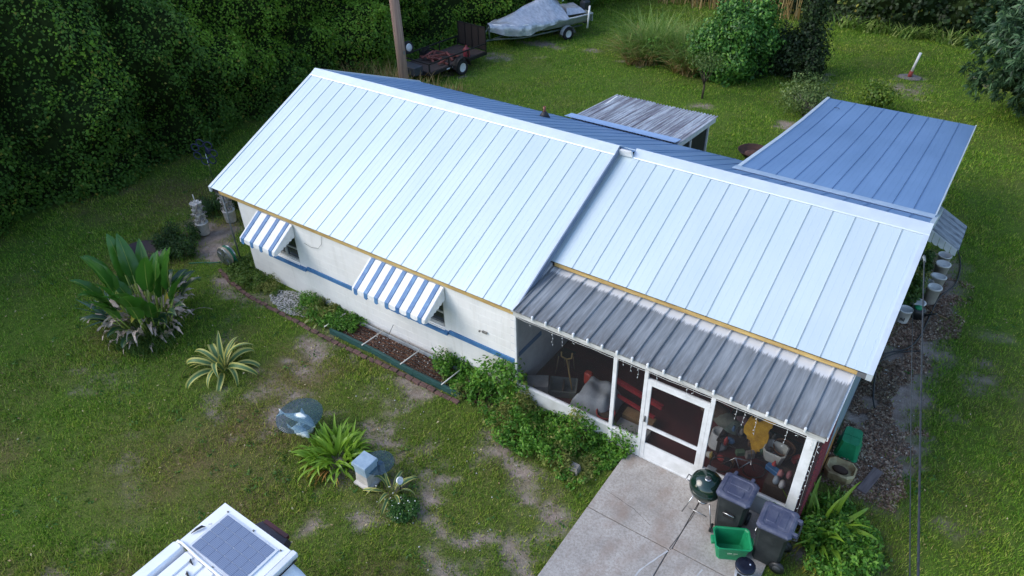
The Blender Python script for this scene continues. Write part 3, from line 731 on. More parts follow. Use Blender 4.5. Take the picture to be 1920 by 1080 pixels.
sh = thing('lean_to_shed', (7.5, 10, 0), 'lean-to shed with a weathered corrugated white roof against the rear eave', 'shed')
mt, t, b = newmat('corrugated_weathered')
pp = pos(t)
c1 = ramp(t, nz(t, pos(t, (11, .22, 1)), 1.6, 6, .75), [(.34, lin((92, 84, 90))), (.48, lin((158, 156, 160))), (.58, lin((214, 216, 218)))])
c1 = mixc(t, ramp(t, nz(t, pp, 1.3, 5, .7), [(.45, (0, 0, 0, 1)), (.7, (.7, .7, .7, 1))]), c1, mixc(t, .6, c1, lin((112, 92, 98))))
t.links.new(c1, b.inputs['Base Color']); b.inputs['Roughness'].default_value = .75
CORR = mt
def corr(name, w, ya, za, yb, zb, pitch, amp, mat):
    mb = MB(); n = int(w/pitch*6); vs = []
    for (yy, zz) in ((ya, za), (yb, zb)): vs += [(w*k/n, yy, zz+amp*math.sin(2*math.pi*k/6)) for k in range(n+1)]
    mb.add(vs, [(k, k+1, n+1+k+1, n+1+k) for k in range(n)], True); return mb.mesh(name, mat)
sheets = [(5.80, .70, .0), (6.48, .70, .006), (7.16, .70, .0), (7.84, .70, .007), (8.52, .76, .0)]
for i, (x, w, dz) in enumerate(sheets):
    me = corr('corrugated_sheet', w, 8.5-10, 2.47+dz, 11.52-10+rnd.uniform(-.03, .03), 2.21+dz, .10, .022, CORR)
    link('corrugated_sheet', me, sh, (x-7.5, 0, 0))
slab('deck', 5.86-7.5, 9.2-7.5, 8.52-10, 2.45, 11.4-10, 2.2, .03, .06, DARK, sh)
strip('flashing', 5.74-7.5, 9.28-7.5, [(8.30-10, 2.62), (8.42-10, 2.59), (8.72-10, 2.545)], M('blue_flashing', (160, 186, 222), (146, 174, 214), .4, .3), sh)
bar('side_wall', (5.95-7.5, 8.5-10, 0), (6.0-7.5, 11.2-10, 2.3), WPAINT, sh); bar('rear_wall', (6.0-7.5, 11.15-10, 0), (9.1-7.5, 11.2-10, 2.14), WPAINT, sh)
seg(9.215-7.5, 9.245-7.5, 8.55-10, 2.44, 11.48-10, 2.2, .16, -.02, WPAINT, 'barge_board', sh)
MB().add([(9.15-7.5, 8.6-10, 0), (9.15-7.5, 11.05-10, 0), (9.15-7.5, 11.05-10, 2.14), (9.15-7.5, 8.6-10, 2.34)], [(0, 1, 2, 3)]).build('screen', M('dark_screen', (30, 34, 44), (24, 28, 36), .6), sh)
for y in (9.72, 11.08): bar('post', (9.13-7.5, y-10, 0), (9.19-7.5, y+.07-10, 2.17 if y > 10 else 2.28), WPAINT, sh)

# corrugated clam-shell awning on the right-hand wall
sa = bpy.data.objects.new('side_awning', None); COL.objects.link(sa); sa.parent = house; sa.location = (15.66, 8.88, 0)
tag(sa, 'grey ribbed metal window awning on the right-hand wall')
AG = M('awning_grey', (148, 156, 164), (96, 104, 114), .55, scale=6, stretch=(.6, 5, 1)); AG2 = M('awning_pale', (206, 210, 212), (180, 186, 190), .55, scale=4)
for k in range(5):
    y0 = -.63+k*.252; o = MB()
    o.hexa([(0, y0+.02, 2.14), (.86, y0+.02, 1.68), (.86, y0+.232, 1.68), (0, y0+.232, 2.14), (0, y0+.06, 2.19), (.87, y0+.06, 1.73), (.87, y0+.19, 1.73), (0, y0+.19, 2.19)]).build('slat', AG, sa)
    o = MB(); o.prism([(.865, y0+.02, 1.69), (.865, y0+.232, 1.69), (.865, y0+.2, 1.56), (.865, y0+.05, 1.56)], (.012, 0, 0)).build('valance', AG, sa)
MB().hexa([(0, -.63, 2.12), (.85, -.63, 1.66), (.85, .63, 1.66), (0, .63, 2.12), (0, -.63, 2.135), (.85, -.63, 1.675), (.85, .63, 1.675), (0, .63, 2.135)]).build('pan', AG2, sa)
for s_ in (-.64, .635):
    for k in range(6):
        a, b2 = k*.142, (k+1)*.142-.008
        zt = lambda x: 2.12-x*.535
        MB().prism([(a, s_, zt(a)), (b2, s_, zt(b2)), (b2, s_, zt(b2)-.30+.03*k), (a+.07, s_, zt(a)-.36+.03*k), (a, s_, zt(a)-.30+.03*k)], (0, .012, 0)).build('side_slat', AG2, sa)

# ================================================================ SERVICE CABLES AND POLE
blackc = M('cable_black', (24, 26, 30), (32, 34, 38), .5)
def cable(name, a, b_, rad, sag, label, m_=blackc, extra=None):
    pts = []
    for k in range(25):
        q = k/24; p = Vector(a).lerp(Vector(b_), q); p.z -= sag*4*q*(1-q); pts.append(p)
    o = MB().tube((extra or [])+pts, rad, 6).build(name, m_); return tag(o, label, 'cable')
cable('power_cable', (15.98, 3.72, 3.86), (17.12, -7.4, 6.6), .0105, .05, 'thick twisted service cable running from the roof edge out of view', M('cable_grey', (44, 48, 56), (16, 18, 20), .7, 0, scale=7))
cable('phone_cable', (16.05, 4.4, 2.5), (17.05, -7.3, 6.7), .0055, .05, 'thin black phone line beside the thick service cable', blackc, [(15.66, 4.45, 2.42)])
mast = MB(); mast.tube([(15.72, 3.74, 1.9), (15.72, 3.74, 3.5)], .03, 8); mast.tube([(15.72, 3.74, 3.5), (15.96, 3.73, 3.78), (15.98, 3.72, 3.86)], .02, 8)
mast.tube([(15.98, 3.72, 3.84), (16.0, 3.55, 3.9), (16.02, 3.4, 3.93)], .022, 8); mast.build('service_mast', M('galvanised', (128, 134, 136), (104, 110, 112)), house)
po = thing('utility_pole', (-3.18, 11, 0), 'tall weathered brown wooden utility pole behind the house', 'pole')
pm = M('pole_wood', (168, 140, 126), (132, 108, 98), .9, scale=3, stretch=(6, 6, .25), bump=.6, bscale=9)
MB().tube([(0, 0, -.2), (-.04, 0, 3), (-.12, -.02, 7), (-.16, -.02, 10.5)], [.19, .185, .17, .155], 18).build('shaft', pm, po)
MB().box((.165, -.06, 2.2), (.19, .0, 2.32)).build('tag_plate', M('galvanised', (1, 1, 1)), po)

# ================================================================ YARD THINGS
# --- kettle grill
gr = thing('kettle_grill', (14.12, -.60, .055), 'dark green kettle barbecue grill on wheels beside the porch door', 'grill')
GE = M('green_enamel', (16, 38, 32), (20, 46, 38), .12, spec=.8); CHR = M('chrome', (190, 192, 194), (170, 172, 174), .25, .9); BLK = M('black_plastic', (26, 28, 30), (34, 36, 38), .45)
lid = MB().lathe([(.285, .70), (.29, .72), (.283, .77), (.255, .84), (.20, .905), (.13, .945), (.06, .965), (.005, .97)], 28).build('lid', GE, gr)
MB().lathe([(.05, .40), (.14, .435), (.22, .50), (.268, .585), (.285, .67), (.288, .698)], 28).build('bowl', GE, gr)
hd = MB(); hd.tube([(-.07, .12, .93), (-.07, .135, 1.0), (.07, .155, 1.0), (.07, .14, .93)], .011, 8); hd.box((-.08, .105, .99), (.08, .185, 1.015)); hd.build('lid_handle', CHR, lid)
MB().lathe([(.06, .962), (.06, .978), (.045, .984), (.01, .984)], 18, (.03, -.07, -.006)).build('vent', CHR, lid)
for k in range(4):
    q = k*math.pi/2+.5; MB().lathe([(.011, 0), (.011, .004)], 8, (.03+.03*math.cos(q), -.07+.03*math.sin(q), .977)).build('vent_hole', BLK, lid)
MB().lathe([(.02, .28), (.10, .285), (.11, .33), (.10, .335)], 16).build('ash_pan', CHR, gr)
for (x, y) in ((.30, -.30), (-.26, -.26), (.0, .33)):
    MB().tube([(x*.55, y*.55, .47), (x, y, .06)], .011, 8).build('leg', CHR, gr)
for (x, y) in ((.31, -.31), (.02, .36)):
    w = MB().lathe([(.03, -.018), (.078, -.018), (.085, 0), (.078, .018), (.03, .018)], 18, (x, y, .085), Matrix.Rotation(R(90), 3, 'Y')).build('wheel', BLK, gr)
    MB().lathe([(.006, -.022), (.045, -.022), (.045, .022), (.006, .022)], 14, (x, y, .085), Matrix.Rotation(R(90), 3, 'Y')).build('hub', CHR, w)
MB().tube([(-.27, .06, .68), (-.35, .07, .69), (-.35, -.05, .69), (-.27, -.06, .68)], .011, 8).build('side_handle', CHR, gr)
MB().tube([(-.16, -.18, .14), (.16, -.18, .14)], .008, 6).build('rack_rod', CHR, gr)

# --- wheeled rubbish bins
BIN = M('bin_plastic', (30, 35, 37), (58, 62, 62), .6, lo=.45, hi=.85, scale=5, bump=.15, bscale=120); LID = M('bin_lid_plastic', (60, 66, 90), (96, 100, 116), .6, lo=.42, hi=.8, scale=6, bump=.2, bscale=110)
def wheelie(loc, rz, label):
    r_ = thing('wheelie_bin', loc, label, 'bin', None, rz)
    # hinge side is local +y
    w0, d0, w1, d1, H = .21, .22, .275, .265, .95
    mb = MB()
    def ring(w, d, z, oy=0):
        c = .05
        return [(-w+c, -d+oy, z), (w-c, -d+oy, z), (w, -d+c+oy, z), (w, d-c+oy, z), (w-c, d+oy, z), (-w+c, d+oy, z), (-w, d-c+oy, z), (-w, -d+c+oy, z)]
    R_ = [ring(w0, d0, .04), ring(w0+.02, d0+.012, .30), ring(w1-.02, d1-.02, .86), ring(w1, d1, .88), ring(w1, d1, H), ring(w1-.02, d1-.02, H), ring(w0-.02, d0-.02, .10)]
    vs = [p for q in R_ for p in q]; fs = [tuple(range(7, -1, -1)), tuple(range(48, 56))]
    for i in range(6): fs += [(i*8+k, i*8+(k+1) % 8, i*8+8+(k+1) % 8, i*8+8+k) for k in range(8)]
    mb.add(vs, fs); mb.build('body', BIN, r_)
    l = MB(); L_ = [ring(w1+.02, d1+.02, H+.004, .0), ring(w1+.02, d1+.02, H+.035, .0), ring(w1-.01, d1-.01, H+.065, .0), ring(w1-.05, d1-.05, H+.07, .0), ring(w1-.065, d1-.065, H+.058)]
    vs = [p for q in L_ for p in q]; fs = [tuple(range(7, -1, -1)), tuple(range(32, 40))]
    for i in range(4): fs += [(i*8+k, i*8+(k+1) % 8, i*8+8+(k+1) % 8, i*8+8+k) for k in range(8)]
    l.add(vs, fs); lo = l.build('lid', LID, r_)
    MB().bbox((-.13, -.17, H+.056), (.13, -.02, H+.07), .012).build('raised_panel', LID, lo)
    MB().bbox((-.16, .03, H+.056), (.16, .15, H+.066), .01).build('raised_panel', LID, lo)
    for x in (-.15, .15): MB().bbox((x-.03, d1-.02, H-.02), (x+.03, d1+.09, H+.06), .012).build('hinge', LID, lo)
    MB().tube([(-.2, d1+.0, H-.05), (-.2, d1+.09, H-.03), (.2, d1+.09, H-.03), (.2, d1, H-.05)], .016, 8).build('handle', BIN, r_)
    for x in (-.24, .24):
        w = MB().lathe([(.03, -.03), (.115, -.03), (.125, 0), (.115, .03), (.03, .03)], 20, (x, d0-.01, .125), Matrix.Rotation(R(90), 3, 'Y')).build('wheel', BLK, r_)
        MB().lathe([(.005, -.034), (.07, -.034), (.07, .034), (.005, .034)], 12, (x, d0-.01, .125), Matrix.Rotation(R(90), 3, 'Y')).build('hub', M('hub_grey', (70, 72, 74), (50, 52, 54), .6), w)
    MB().box((-.09, -d0-.012-.035, .50), (.09, -d0-.03, .62)).build('lift_recess', M('dark_void', (1, 1, 1)), r_)
    MB().tube([(-.1, -d0-.055, .60), (.1, -d0-.055, .60)], .012, 8).build('lift_bar', CHR, r_)
    return r_
wheelie((14.66, -.62, .055), R(0), 'charcoal wheeled rubbish bin beside the kettle grill, metal lift bar showing')
wheelie((15.42, -.84, .055), R(-88), 'charcoal wheeled rubbish bin beside the lily bush, wheel and handles showing')

# --- green recycling boxes
RG = M('recycling_green', (16, 122, 78), (22, 138, 90), .5, scale=5)
def crate_ring(w, d, z, c=.045): return [(-w+c, -d, z), (w-c, -d, z), (w, -d+c, z), (w, d-c, z), (w-c, d, z), (-w+c, d, z), (-w, d-c, z), (-w, -d+c, z)]
def recycling_box(loc, rz, label, flip=False):
    r_ = thing('recycling_box', loc, label, 'box', None, rz)
    H = .38; rings = [crate_ring(.235, .155, 0), crate_ring(.285, .205, H-.02), crate_ring(.305, .225, H-.015), crate_ring(.305, .225, H), crate_ring(.285, .205, H), crate_ring(.272, .192, H-.02), crate_ring(.225, .145, .012)]
    if flip: rings = [[(x, y, H-z) for x, y, z in q] for q in rings]
    vs = [p for q in rings for p in q]; fs = [tuple(range(7, -1, -1)), tuple(range(48, 56))]
    for i in range(6): fs += [(i*8+k, i*8+(k+1) % 8, i*8+8+(k+1) % 8, i*8+8+k) for k in range(8)]
    MB().add(vs, fs).build('body', RG, r_)
    if flip:
        for a, b_ in (((-.008, -.15, H), (.008, .15, H+.006)), ((-.23, -.008, H), (-.009, .008, H+.006)), ((.009, -.008, H), (.23, .008, H+.006))): bar('base_rib', a, b_, RG, r_)
    else:
        for x in (-.32, .32): MB().bbox((x-.03, -.07, H-.10), (x+.03, .07, H-.03), .01).build('handle', RG, r_)
        lt = MB(); lm = M('pale_print', (196, 214, 188), (176, 200, 170), .6)
        x = -.085
        sl = lambda z: -.155-(z/(H-.02))*.05-.003
        while x < .085:
            w = rnd.uniform(.008, .016)
            if abs(x) > .012: lt.add([(x, sl(.20), .20), (x+w, sl(.20), .20), (x+w, sl(.235), .235), (x, sl(.235), .235)], [(0, 1, 2, 3)])
            x += w+.005
        lt.add([(-.08, sl(.175), .175), (.05, sl(.175), .175), (.05, sl(.182), .182), (-.08, sl(.182), .182)], [(0, 1, 2, 3)])
        lt.build('faded_print', lm, r_)
    return r_
recycling_box((14.86, -1.13, .055), R(28), 'open green recycling box standing empty on the drive')
recycling_box((15.94, 2.40, .0), R(92), 'upturned green recycling box by the brick wall', True)

# --- white pail with dark lid
pl = thing('pail', (15.22, -1.50, .055), 'white pail with a glossy black lid at the drive edge', 'pail')
MB().lathe([(.12, 0), (.125, .02), (.15, .36), (.155, .36)], 22).build('body', M('pail_white', (196, 206, 222), (170, 184, 206), .45), pl)
MB().lathe([(.162, .335), (.165, .375), (.15, .385), (.08, .382), (.005, .38)], 22).build('lid', M('lid_black', (18, 22, 36), (24, 28, 42), .2), pl)
MB().lathe([(.014, .38), (.014, .392), (.004, .394)], 8, (.06, .05, 0)).build('plug', M('pail_white', (1, 1, 1)), pl)
MB().box((-.07, -.155, .06), (.0, -.13, .28)).build('printed_mark', BLK, pl)

# --- plastic tub and plank by the side wall
tb = thing('broken_tub', ((15.957, 1.652)[0], (15.957, 1.652)[1], 0), 'stained beige plastic tub lying behind the lily bush', 'tub')
BG = M('beige_stained', (176, 164, 124), (122, 104, 74), .7, scale=5)
MB().add([p for q in [crate_ring(.24, .20, 0, .08), crate_ring(.27, .23, .2, .1), crate_ring(.24, .20, .23, .1), crate_ring(.20, .16, .13, .1)] for p in q], [tuple(range(7, -1, -1)), tuple(range(24, 32))]+[(i*8+k, i*8+(k+1) % 8, i*8+8+(k+1) % 8, i*8+8+k) for i in range(3) for k in range(8)]).build('shell', BG, tb)
MB().lathe([(.15, .14), (.12, .17), (.02, .18)], 12, squash=(1, .7)).build('soil', M('brown_soil', (78, 60, 48), (58, 46, 38), .95, bump=.6, bscale=40), tb)
wp = MB().bbox((-.36, -.09, 0), (.36, .09, .05), .008).build('plank', M('grey_plank', (118, 106, 104), (88, 78, 78), .9, scale=5, stretch=(.5, 6, 6), obj=True), None, ((16.481, 1.804)[0], (16.481, 1.804)[1], .0))
wp.rotation_euler[2] = R(78); tag(wp, 'short grey weathered plank on bare soil', 'plank')

# --- glass garden tables
mt, t, b = newmat('table_glass')
b.inputs['Base Color'].default_value = lin((70, 92, 108)); b.inputs['Roughness'].default_value = .08
tr = t.nodes.new('ShaderNodeBsdfTransparent'); tr.inputs[0].default_value = (.75, .85, .92, 1)
ms = t.nodes.new('ShaderNodeMixShader'); ms.inputs[0].default_value = .74
t.links.new(b.outputs[0], ms.inputs[1]); t.links.new(tr.outputs[0], ms.inputs[2]); t.links.new(ms.outputs[0], t.nodes['Material Output'].inputs[0])
TGL = mt
gt = thing('glass_table', (6.55, -3.27, 0), 'round glass garden table on a white dolphin base', 'table')
gtt = MB().lathe([(.005, -.006), (.47, -.006), (.478, 0), (.47, .006), (.005, .006)], 40).build('glass_top', TGL, gt, (.0, .0, .47)); gtt.rotation_euler = (R(4), R(-1), 0)
ST = M('white_cast_stone', (232, 236, 232), (212, 218, 214), .8, scale=8, bump=.3, bscale=50)
base = bpy.data.objects.new('dolphin_base', None); COL.objects.link(base); base.parent = gt; base.rotation_euler[2] = R(30); base.scale = (1.15, 1.15, 1.05)
MB().lathe([(.18, .0), (.17, .06), (.14, .14), (.09, .18), (.02, .19)], 18, (.0, .02, 0), squash=(1, .8)).build('plinth', ST, base)
d1 = MB()
d1.tube([(-.34, .10, .36), (-.26, .08, .35), (-.15, .05, .36), (-.02, .02, .38), (.10, -.02, .37), (.19, -.06, .33), (.24, -.09, .29), (.29, -.11, .27)], [.012, .035, .062, .09, .092, .068, .04, .014], 12)
d1.prism([(-.32, .10, .36), (-.46, .20, .37), (-.40, .08, .37)], (0, 0, .02)); d1.prism([(-.32, .10, .36), (-.44, .0, .37), (-.40, .09, .37)], (0, 0, .02))
d1.prism([(-.02, .08, .42), (.07, .07, .42), (-.03, .20, .42)], (0, 0, .016)); d1.prism([(.1, -.08, .36), (.15, -.08, .36), (.05, -.22, .33)], (0, 0, .016))
d1.build('leaping_dolphin', ST, base)
d2 = MB(); d2.tube([(-.16, -.10, .20), (-.06, -.13, .25), (.06, -.19, .27), (.17, -.26, .23), (.22, -.29, .18)], [.015, .055, .08, .05, .014], 12)
d2.prism([(-.15, -.10, .20), (-.26, -.03, .23), (-.21, -.12, .22)], (0, 0, .018)); d2.tube([(.08, -.16, .08), (.07, -.16, .26)], .055, 10); d2.tube([(.02, .0, .05), (.0, 0, .34)], .055, 10); d2.build('second_dolphin', ST, base)
g2 = thing('pedestal_table', (8.58, -3.46, 0), 'grey-blue square pedestal with a small glass top beside the strap-leaf plant', 'pedestal')
PD = M('pedestal_paint', (150, 172, 190), (128, 150, 170), .7, scale=6, bump=.25, bscale=30); PD2 = M('pedestal_stone', (190, 186, 182), (160, 156, 152), .85, scale=6, bump=.4, bscale=30)
def sqr(w, z): return [(-w, -w, z), (w, -w, z), (w, w, z), (-w, w, z)]
def stack4(rs):
    vs = [p for q in rs for p in q]
    return MB().add(vs, [(3, 2, 1, 0), tuple(range(len(vs)-4, len(vs)))]+[(i*4+k, i*4+(k+1) % 4, i*4+4+(k+1) % 4, i*4+4+k) for i in range(len(rs)-1) for k in range(4)])
stack4([sqr(.20, 0), sqr(.20, .05), sqr(.16, .10), sqr(.145, .33)]).build('foot', PD2, g2)
stack4([sqr(.148, .332), sqr(.155, .50), sqr(.175, .53), sqr(.175, .60), sqr(.165, .615)]).build('head', PD, g2)
MB().lathe([(.004, .40), (.30, .40), (.305, .405), (.30, .41), (.004, .41)], 32, (.12, .22, 0)).build('glass_top', TGL, g2)
stack4([sqr(.07, 0), sqr(.05, .15), sqr(.05, .395)]).build('support', PD2, g2).location = (.14, .24, 0)

# --- hose wound on a car wheel
hr = thing('hose_reel', (.05, -.12, 0), 'green garden hose coiled round an old alloy car wheel', 'hose reel', None, R(4))
ALY = M('alloy', (170, 174, 178), (130, 134, 138), .3, .8); HG = M('hose_green', (24, 120, 88), (18, 96, 72), .45)
rot = Matrix.Rotation(R(90), 3, 'X')
rim = MB().lathe([(.245, -.09), (.25, -.105), (.27, -.105), (.28, -.085), (.25, -.07), (.24, .07), (.275, .085), (.27, .10), (.12, .09)], 30, (0, 0, .29), rot, cap=False).build('wheel_rim', ALY, hr)
MB().lathe([(.005, -.062), (.24, -.06), (.24, -.05), (.005, -.05)], 24, (0, 0, .29), rot).build('hub_back', M('brake_dark', (36, 38, 42), (28, 30, 34), .6), rim)
for k in range(5):
    q = k*2*math.pi/5+.3; c, s_ = math.cos(q), math.sin(q)
    MB().hexa([(c*.03-s_*.03, -.118, .29+s_*.03+c*.03), (c*.03+s_*.03, -.118, .29+s_*.03-c*.03), (c*.03+s_*.03, -.08, .29+s_*.03-c*.03), (c*.03-s_*.03, -.08, .29+s_*.03+c*.03),
               (c*.25-s_*.045, -.108, .29+s_*.25+c*.045), (c*.25+s_*.045, -.108, .29+s_*.25-c*.045), (c*.25+s_*.045, -.08, .29+s_*.25-c*.045), (c*.25-s_*.045, -.08, .29+s_*.25+c*.045)]).build('spoke', ALY, rim)
MB().lathe([(.005, -.125), (.05, -.122), (.055, -.09)], 14, (0, 0, .29), rot).build('hub_cap', ALY, rim)
coil = MB()
pts = []
for k in range(150):
    q = k*.36; pts.append((.265*math.cos(q)*(1+.02*math.sin(k*.7)), -.07+.13*k/150, .29+.265*math.sin(q)))
coil.tube(pts, .013, 6); coil.build('hose_coil', HG, hr)
MB().lathe([(.24, .03), (.295, .03), (.295, .075), (.24, .08)], 26, (0, 0, .29), rot).build('pale_hose_coil', M('hose_pale', (168, 156, 136), (146, 136, 118), .6), hr)
MB().tube([(.27, .05, .25), (.36, .06, .1), (.5, .1, .03), (.75, .2, .02), (.95, .3, .04)], .012, 6).build('hose_tail', HG, hr)
MB().tube([(-.2, -.05, .03), (-.5, -.25, .02), (-.8, -.4, .02), (-1.0, -.55, .02)], .012, 6).build('hose_tail', HG, hr)
bar('stand_leg', (-.3, .1, 0), (.3, .16, .04), M('grey_plank', (1, 1, 1)), hr)

# --- strawberry towers
PT = M('planter_white', (206, 204, 200), (168, 164, 158), .7, scale=5); DRY = M('dry_stems', (150, 142, 138), (104, 96, 92), .9, scale=12)
def tower(loc, label, tiers):
    r_ = thing('planter_tower', loc, label, 'planter', 'tiered planters at the house corner')
    MB().lathe([(.15, 0), (.155, .02), (.18, .36), (.19, .37), (.19, .40), (.17, .40)], 20).build('bucket', PT, r_)
    for k in range(tiers):
        z = .38+k*.17; mb = MB()
        for j in range(4):
            q = j*math.pi/2+k*.78; x, y = .10*math.cos(q), .10*math.sin(q)
            mb.lathe([(.035, 0), (.075, .13), (.08, .15), (.068, .15), (.03, .05)], 8, (x, y, z))
        mb.build('tier', PT, r_)
        db = MB()
        for j in range(9):
            q = rnd.uniform(0, 6.28); a = Vector((.12*math.cos(q), .12*math.sin(q), z+.12)); db.tube([a, a+Vector((math.cos(q)*.06, math.sin(q)*.06, rnd.uniform(0, .06))), a+Vector((math.cos(q)*.12, math.sin(q)*.12, rnd.uniform(-.06, .03)))], [.012, .018, .003], 4)
        db.build('dry_plant', DRY, r_)['kind'] = 'stuff'
    MB().tube([(0, 0, .3), (.01, 0, .45+tiers*.17), (-.02, .01, .62+tiers*.17)], .014, 6).build('stake', PT, r_)
tower((-1.92, .52, 0), 'tiered white planter tower in a bucket, out on the lawn edge', 4)
tower((-1.85, 1.42, 0), 'tiered white planter tower in a bucket, behind the thin corner post', 4)
# --- wrought flower ornament
orn = thing('garden_ornament', ((-4.344, 2.668)[0], (-4.344, 2.668)[1], 0), 'dark blue metal flower garden ornament on a stake by the roof corner', 'ornament')
OB = M('ornament_blue', (52, 56, 88), (40, 44, 70), .5, .3)
MB().tube([(0, 0, 0), (0, 0, 1.1)], .015, 6).build('stake', CHR, orn)
for k in range(7):
    q = k*2*math.pi/7; c = Vector((.31*math.cos(q), -.02+.12*math.cos(q), 1.15+.33*math.sin(q)))
    MB().tube([c+Vector((.12*math.cos(a), .05*math.cos(a), .12*math.sin(a))) for a in [j*math.pi/8 for j in range(17)]], .02, 6).build('petal', OB, orn)
MB().lathe([(.10, -.03), (.12, 0), (.10, .03)], 14, (0, .1, 1.15), rot).build('centre', OB, orn)
# --- dark dish behind the bird-of-paradise, fire bowl behind the house
ds = thing('dark_basin', (-2.3, -1.3, -.08), 'round dark brown basin half hidden behind the broad-leaved clump', 'basin')
MB().lathe([(.35, .0), (.58, .26), (.62, .30), (.58, .31), (.36, .10), (.02, .06)], 26).build('bowl', M('basin_brown', (54, 42, 46), (40, 32, 36), .7), ds)
MB().lathe([(.1, 0), (.16, .28), (.12, .36)], 12, (.62, .35, 0)).build('rock', M('grey_plank', (1, 1, 1)), ds)
fp = thing('fire_bowl', ((9.932, 13.764)[0], (9.932, 13.764)[1], 0), 'rusty round fire bowl on the back lawn beside the carport', 'fire bowl')
MB().lathe([(.12, .12), (.36, .2), (.50, .36), (.53, .37), (.50, .345), (.34, .24), (.02, .21)], 26).build('bowl', M('rust_iron', (50, 38, 36), (78, 52, 44), .8, .3, scale=6), fp)
for k in range(3):
    q = k*2.09; MB().tube([(.28*math.cos(q), .28*math.sin(q), .2), (.36*math.cos(q), .36*math.sin(q), 0)], .015, 6).build('leg', M('rust_iron', (1, 1, 1)), fp)
MB().lathe([(.30, .24), (.2, .27), (.02, .28)], 12).build('ash', M('ash_brown', (96, 66, 58), (60, 44, 40), .95, scale=9), fp)
# --- marker post
mp = thing('marker_post', ((12.784, 24.811)[0], (12.784, 24.811)[1], 0), 'short white marker post with a red foot standing on the back lawn', 'post')
MB().tube([(0, 0, .25), (.12, 0, 1.05)], .055, 10).build('white_pipe', WPAINT, mp)
MB().tube([(-.03, 0, 0), (.0, 0, .27)], .085, 10).build('red_sleeve', M('red_sleeve', (150, 62, 52), (120, 50, 44), .7), mp)
MB().lathe([(.5, .0), (.42, .03), (.02, .035)], 14, squash=(1, .8)).build('gravel_pad', M('grey_gravel', (128, 122, 120), (96, 92, 90), .95, scale=14, bump=.8, bscale=30), mp)

# --- planting bed along the front wall: brick edging, green edging board, pipes
be = thing('garden_bed', (6.5, -.4, 0), 'narrow mulch bed with green edging boards under the longer awning', 'garden bed')
GBD = M('green_board', (44, 84, 80), (32, 64, 62), .6, scale=5, stretch=(1, 4, 4))
def board(a, b_, h, th, m_, par, name, o0, z0=0.):
    a, b_ = Vector((*a, 0)), Vector((*b_, 0)); d = (b_-a).normalized(); n = Vector((-d.y, d.x, 0))*th/2; o0 = Vector(o0)
    P = [a-n, b_-n, b_+n, a+n]
    return MB().hexa([p-o0+Vector((0, 0, z0)) for p in P]+[p-o0+Vector((0, 0, z0+h)) for p in P]).build(name, m_, par)
xs = [4.66, 6.0, 7.35, 8.66]; ys = [-.70, -.68, -.73, -.72]
for i in range(3):
    board((xs[i]+.004, ys[i]), (xs[i+1]-.004, ys[i+1]), .17, .05, GBD, be, 'edging_board', (6.5, -.4, 0), -.02)
    board((xs[i]+.004, ys[i]+.075), (xs[i+1]-.004, ys[i+1]+.075), .10, .05, GBD, be, 'edging_board', (6.5, -.4, 0), -.02)
board((4.7, -.06), (9.5, -.06), .10, .05, M('grey_edging', (150, 156, 160), (120, 126, 130), .6, scale=4), be, 'wall_edging', (6.5, -.4, 0), 0)
for x in (4.5, 5.75, 6.95, 8.15):
    MB().tube([(x-6.5+.02, -.34, .16), (x-6.5+.10, .30, .19)], .014, 8).build('pvc_pipe', M('pvc_white', (214, 212, 206), (190, 186, 178), .5), be)
MB().tube([(6.05-6.5, .30, .19), (6.12-6.5, .42, .42)], .008, 6).build('pipe_stub', M('galvanised', (1, 1, 1)), be)
for k in range(6):
    y = -.25+k*.09; pts = [(-1.7+i*.32, y+.03*math.sin(i*1.7+k)-.02, .045) for i in range(12)]
    MB().tube(pts, .007, 5).build('drip_line', BLK, be)
sl = MB().box((4.72-6.5, -.25, -.04), (9.62-6.5, .44, .018)).build('mulch_base', M('mulch', (86, 58, 48), (58, 42, 36), .95, scale=16, bump=1.0, bscale=40), be)
def chips(name, n, x0, x1, y0, y1, sz, mats, z=.02, par=None, asp=.45, msk=None):
    c = np.stack([rng.uniform(x0, x1, n), rng.uniform(y0, y1, n), z+.012*rng.random(n)], 1)
    if msk is not None: c = c[msk(c)]
    nn = rng.normal(size=(len(c), 3))*.5+np.array([0, 0, 1]); lb = LB().add(leaves(c, nn, sz*(.5+rng.random(len(c))), asp, .3, 0))
    o = lb.build(name, mats, par); return o
chips('mulch_chips', 9000, 4.74-6.5, 9.5-6.5, -.22, .40, .045, LEAF('mulch_chip', [(66, 44, 36), (104, 68, 54), (128, 92, 76), (150, 128, 116)], .9, 0), .022, be).__setitem__('kind', 'stuff')
o = chips('wood_mulch', 24000, 15.68, 17.2, 1.3, 9.8, .06, LEAF('dead_leaf_litter', [(92, 70, 60), (128, 100, 86), (156, 132, 116), (184, 168, 154)], .9, 0), .006, None, .5, lambda c: fbm(c*1.5+5, 77)-.4*np.clip((c[:, 0]-16.2), 0, 2) > .27)
tag(o, 'brown leaf litter and mulch along the right-hand wall', 'leaf litter', kind='stuff')
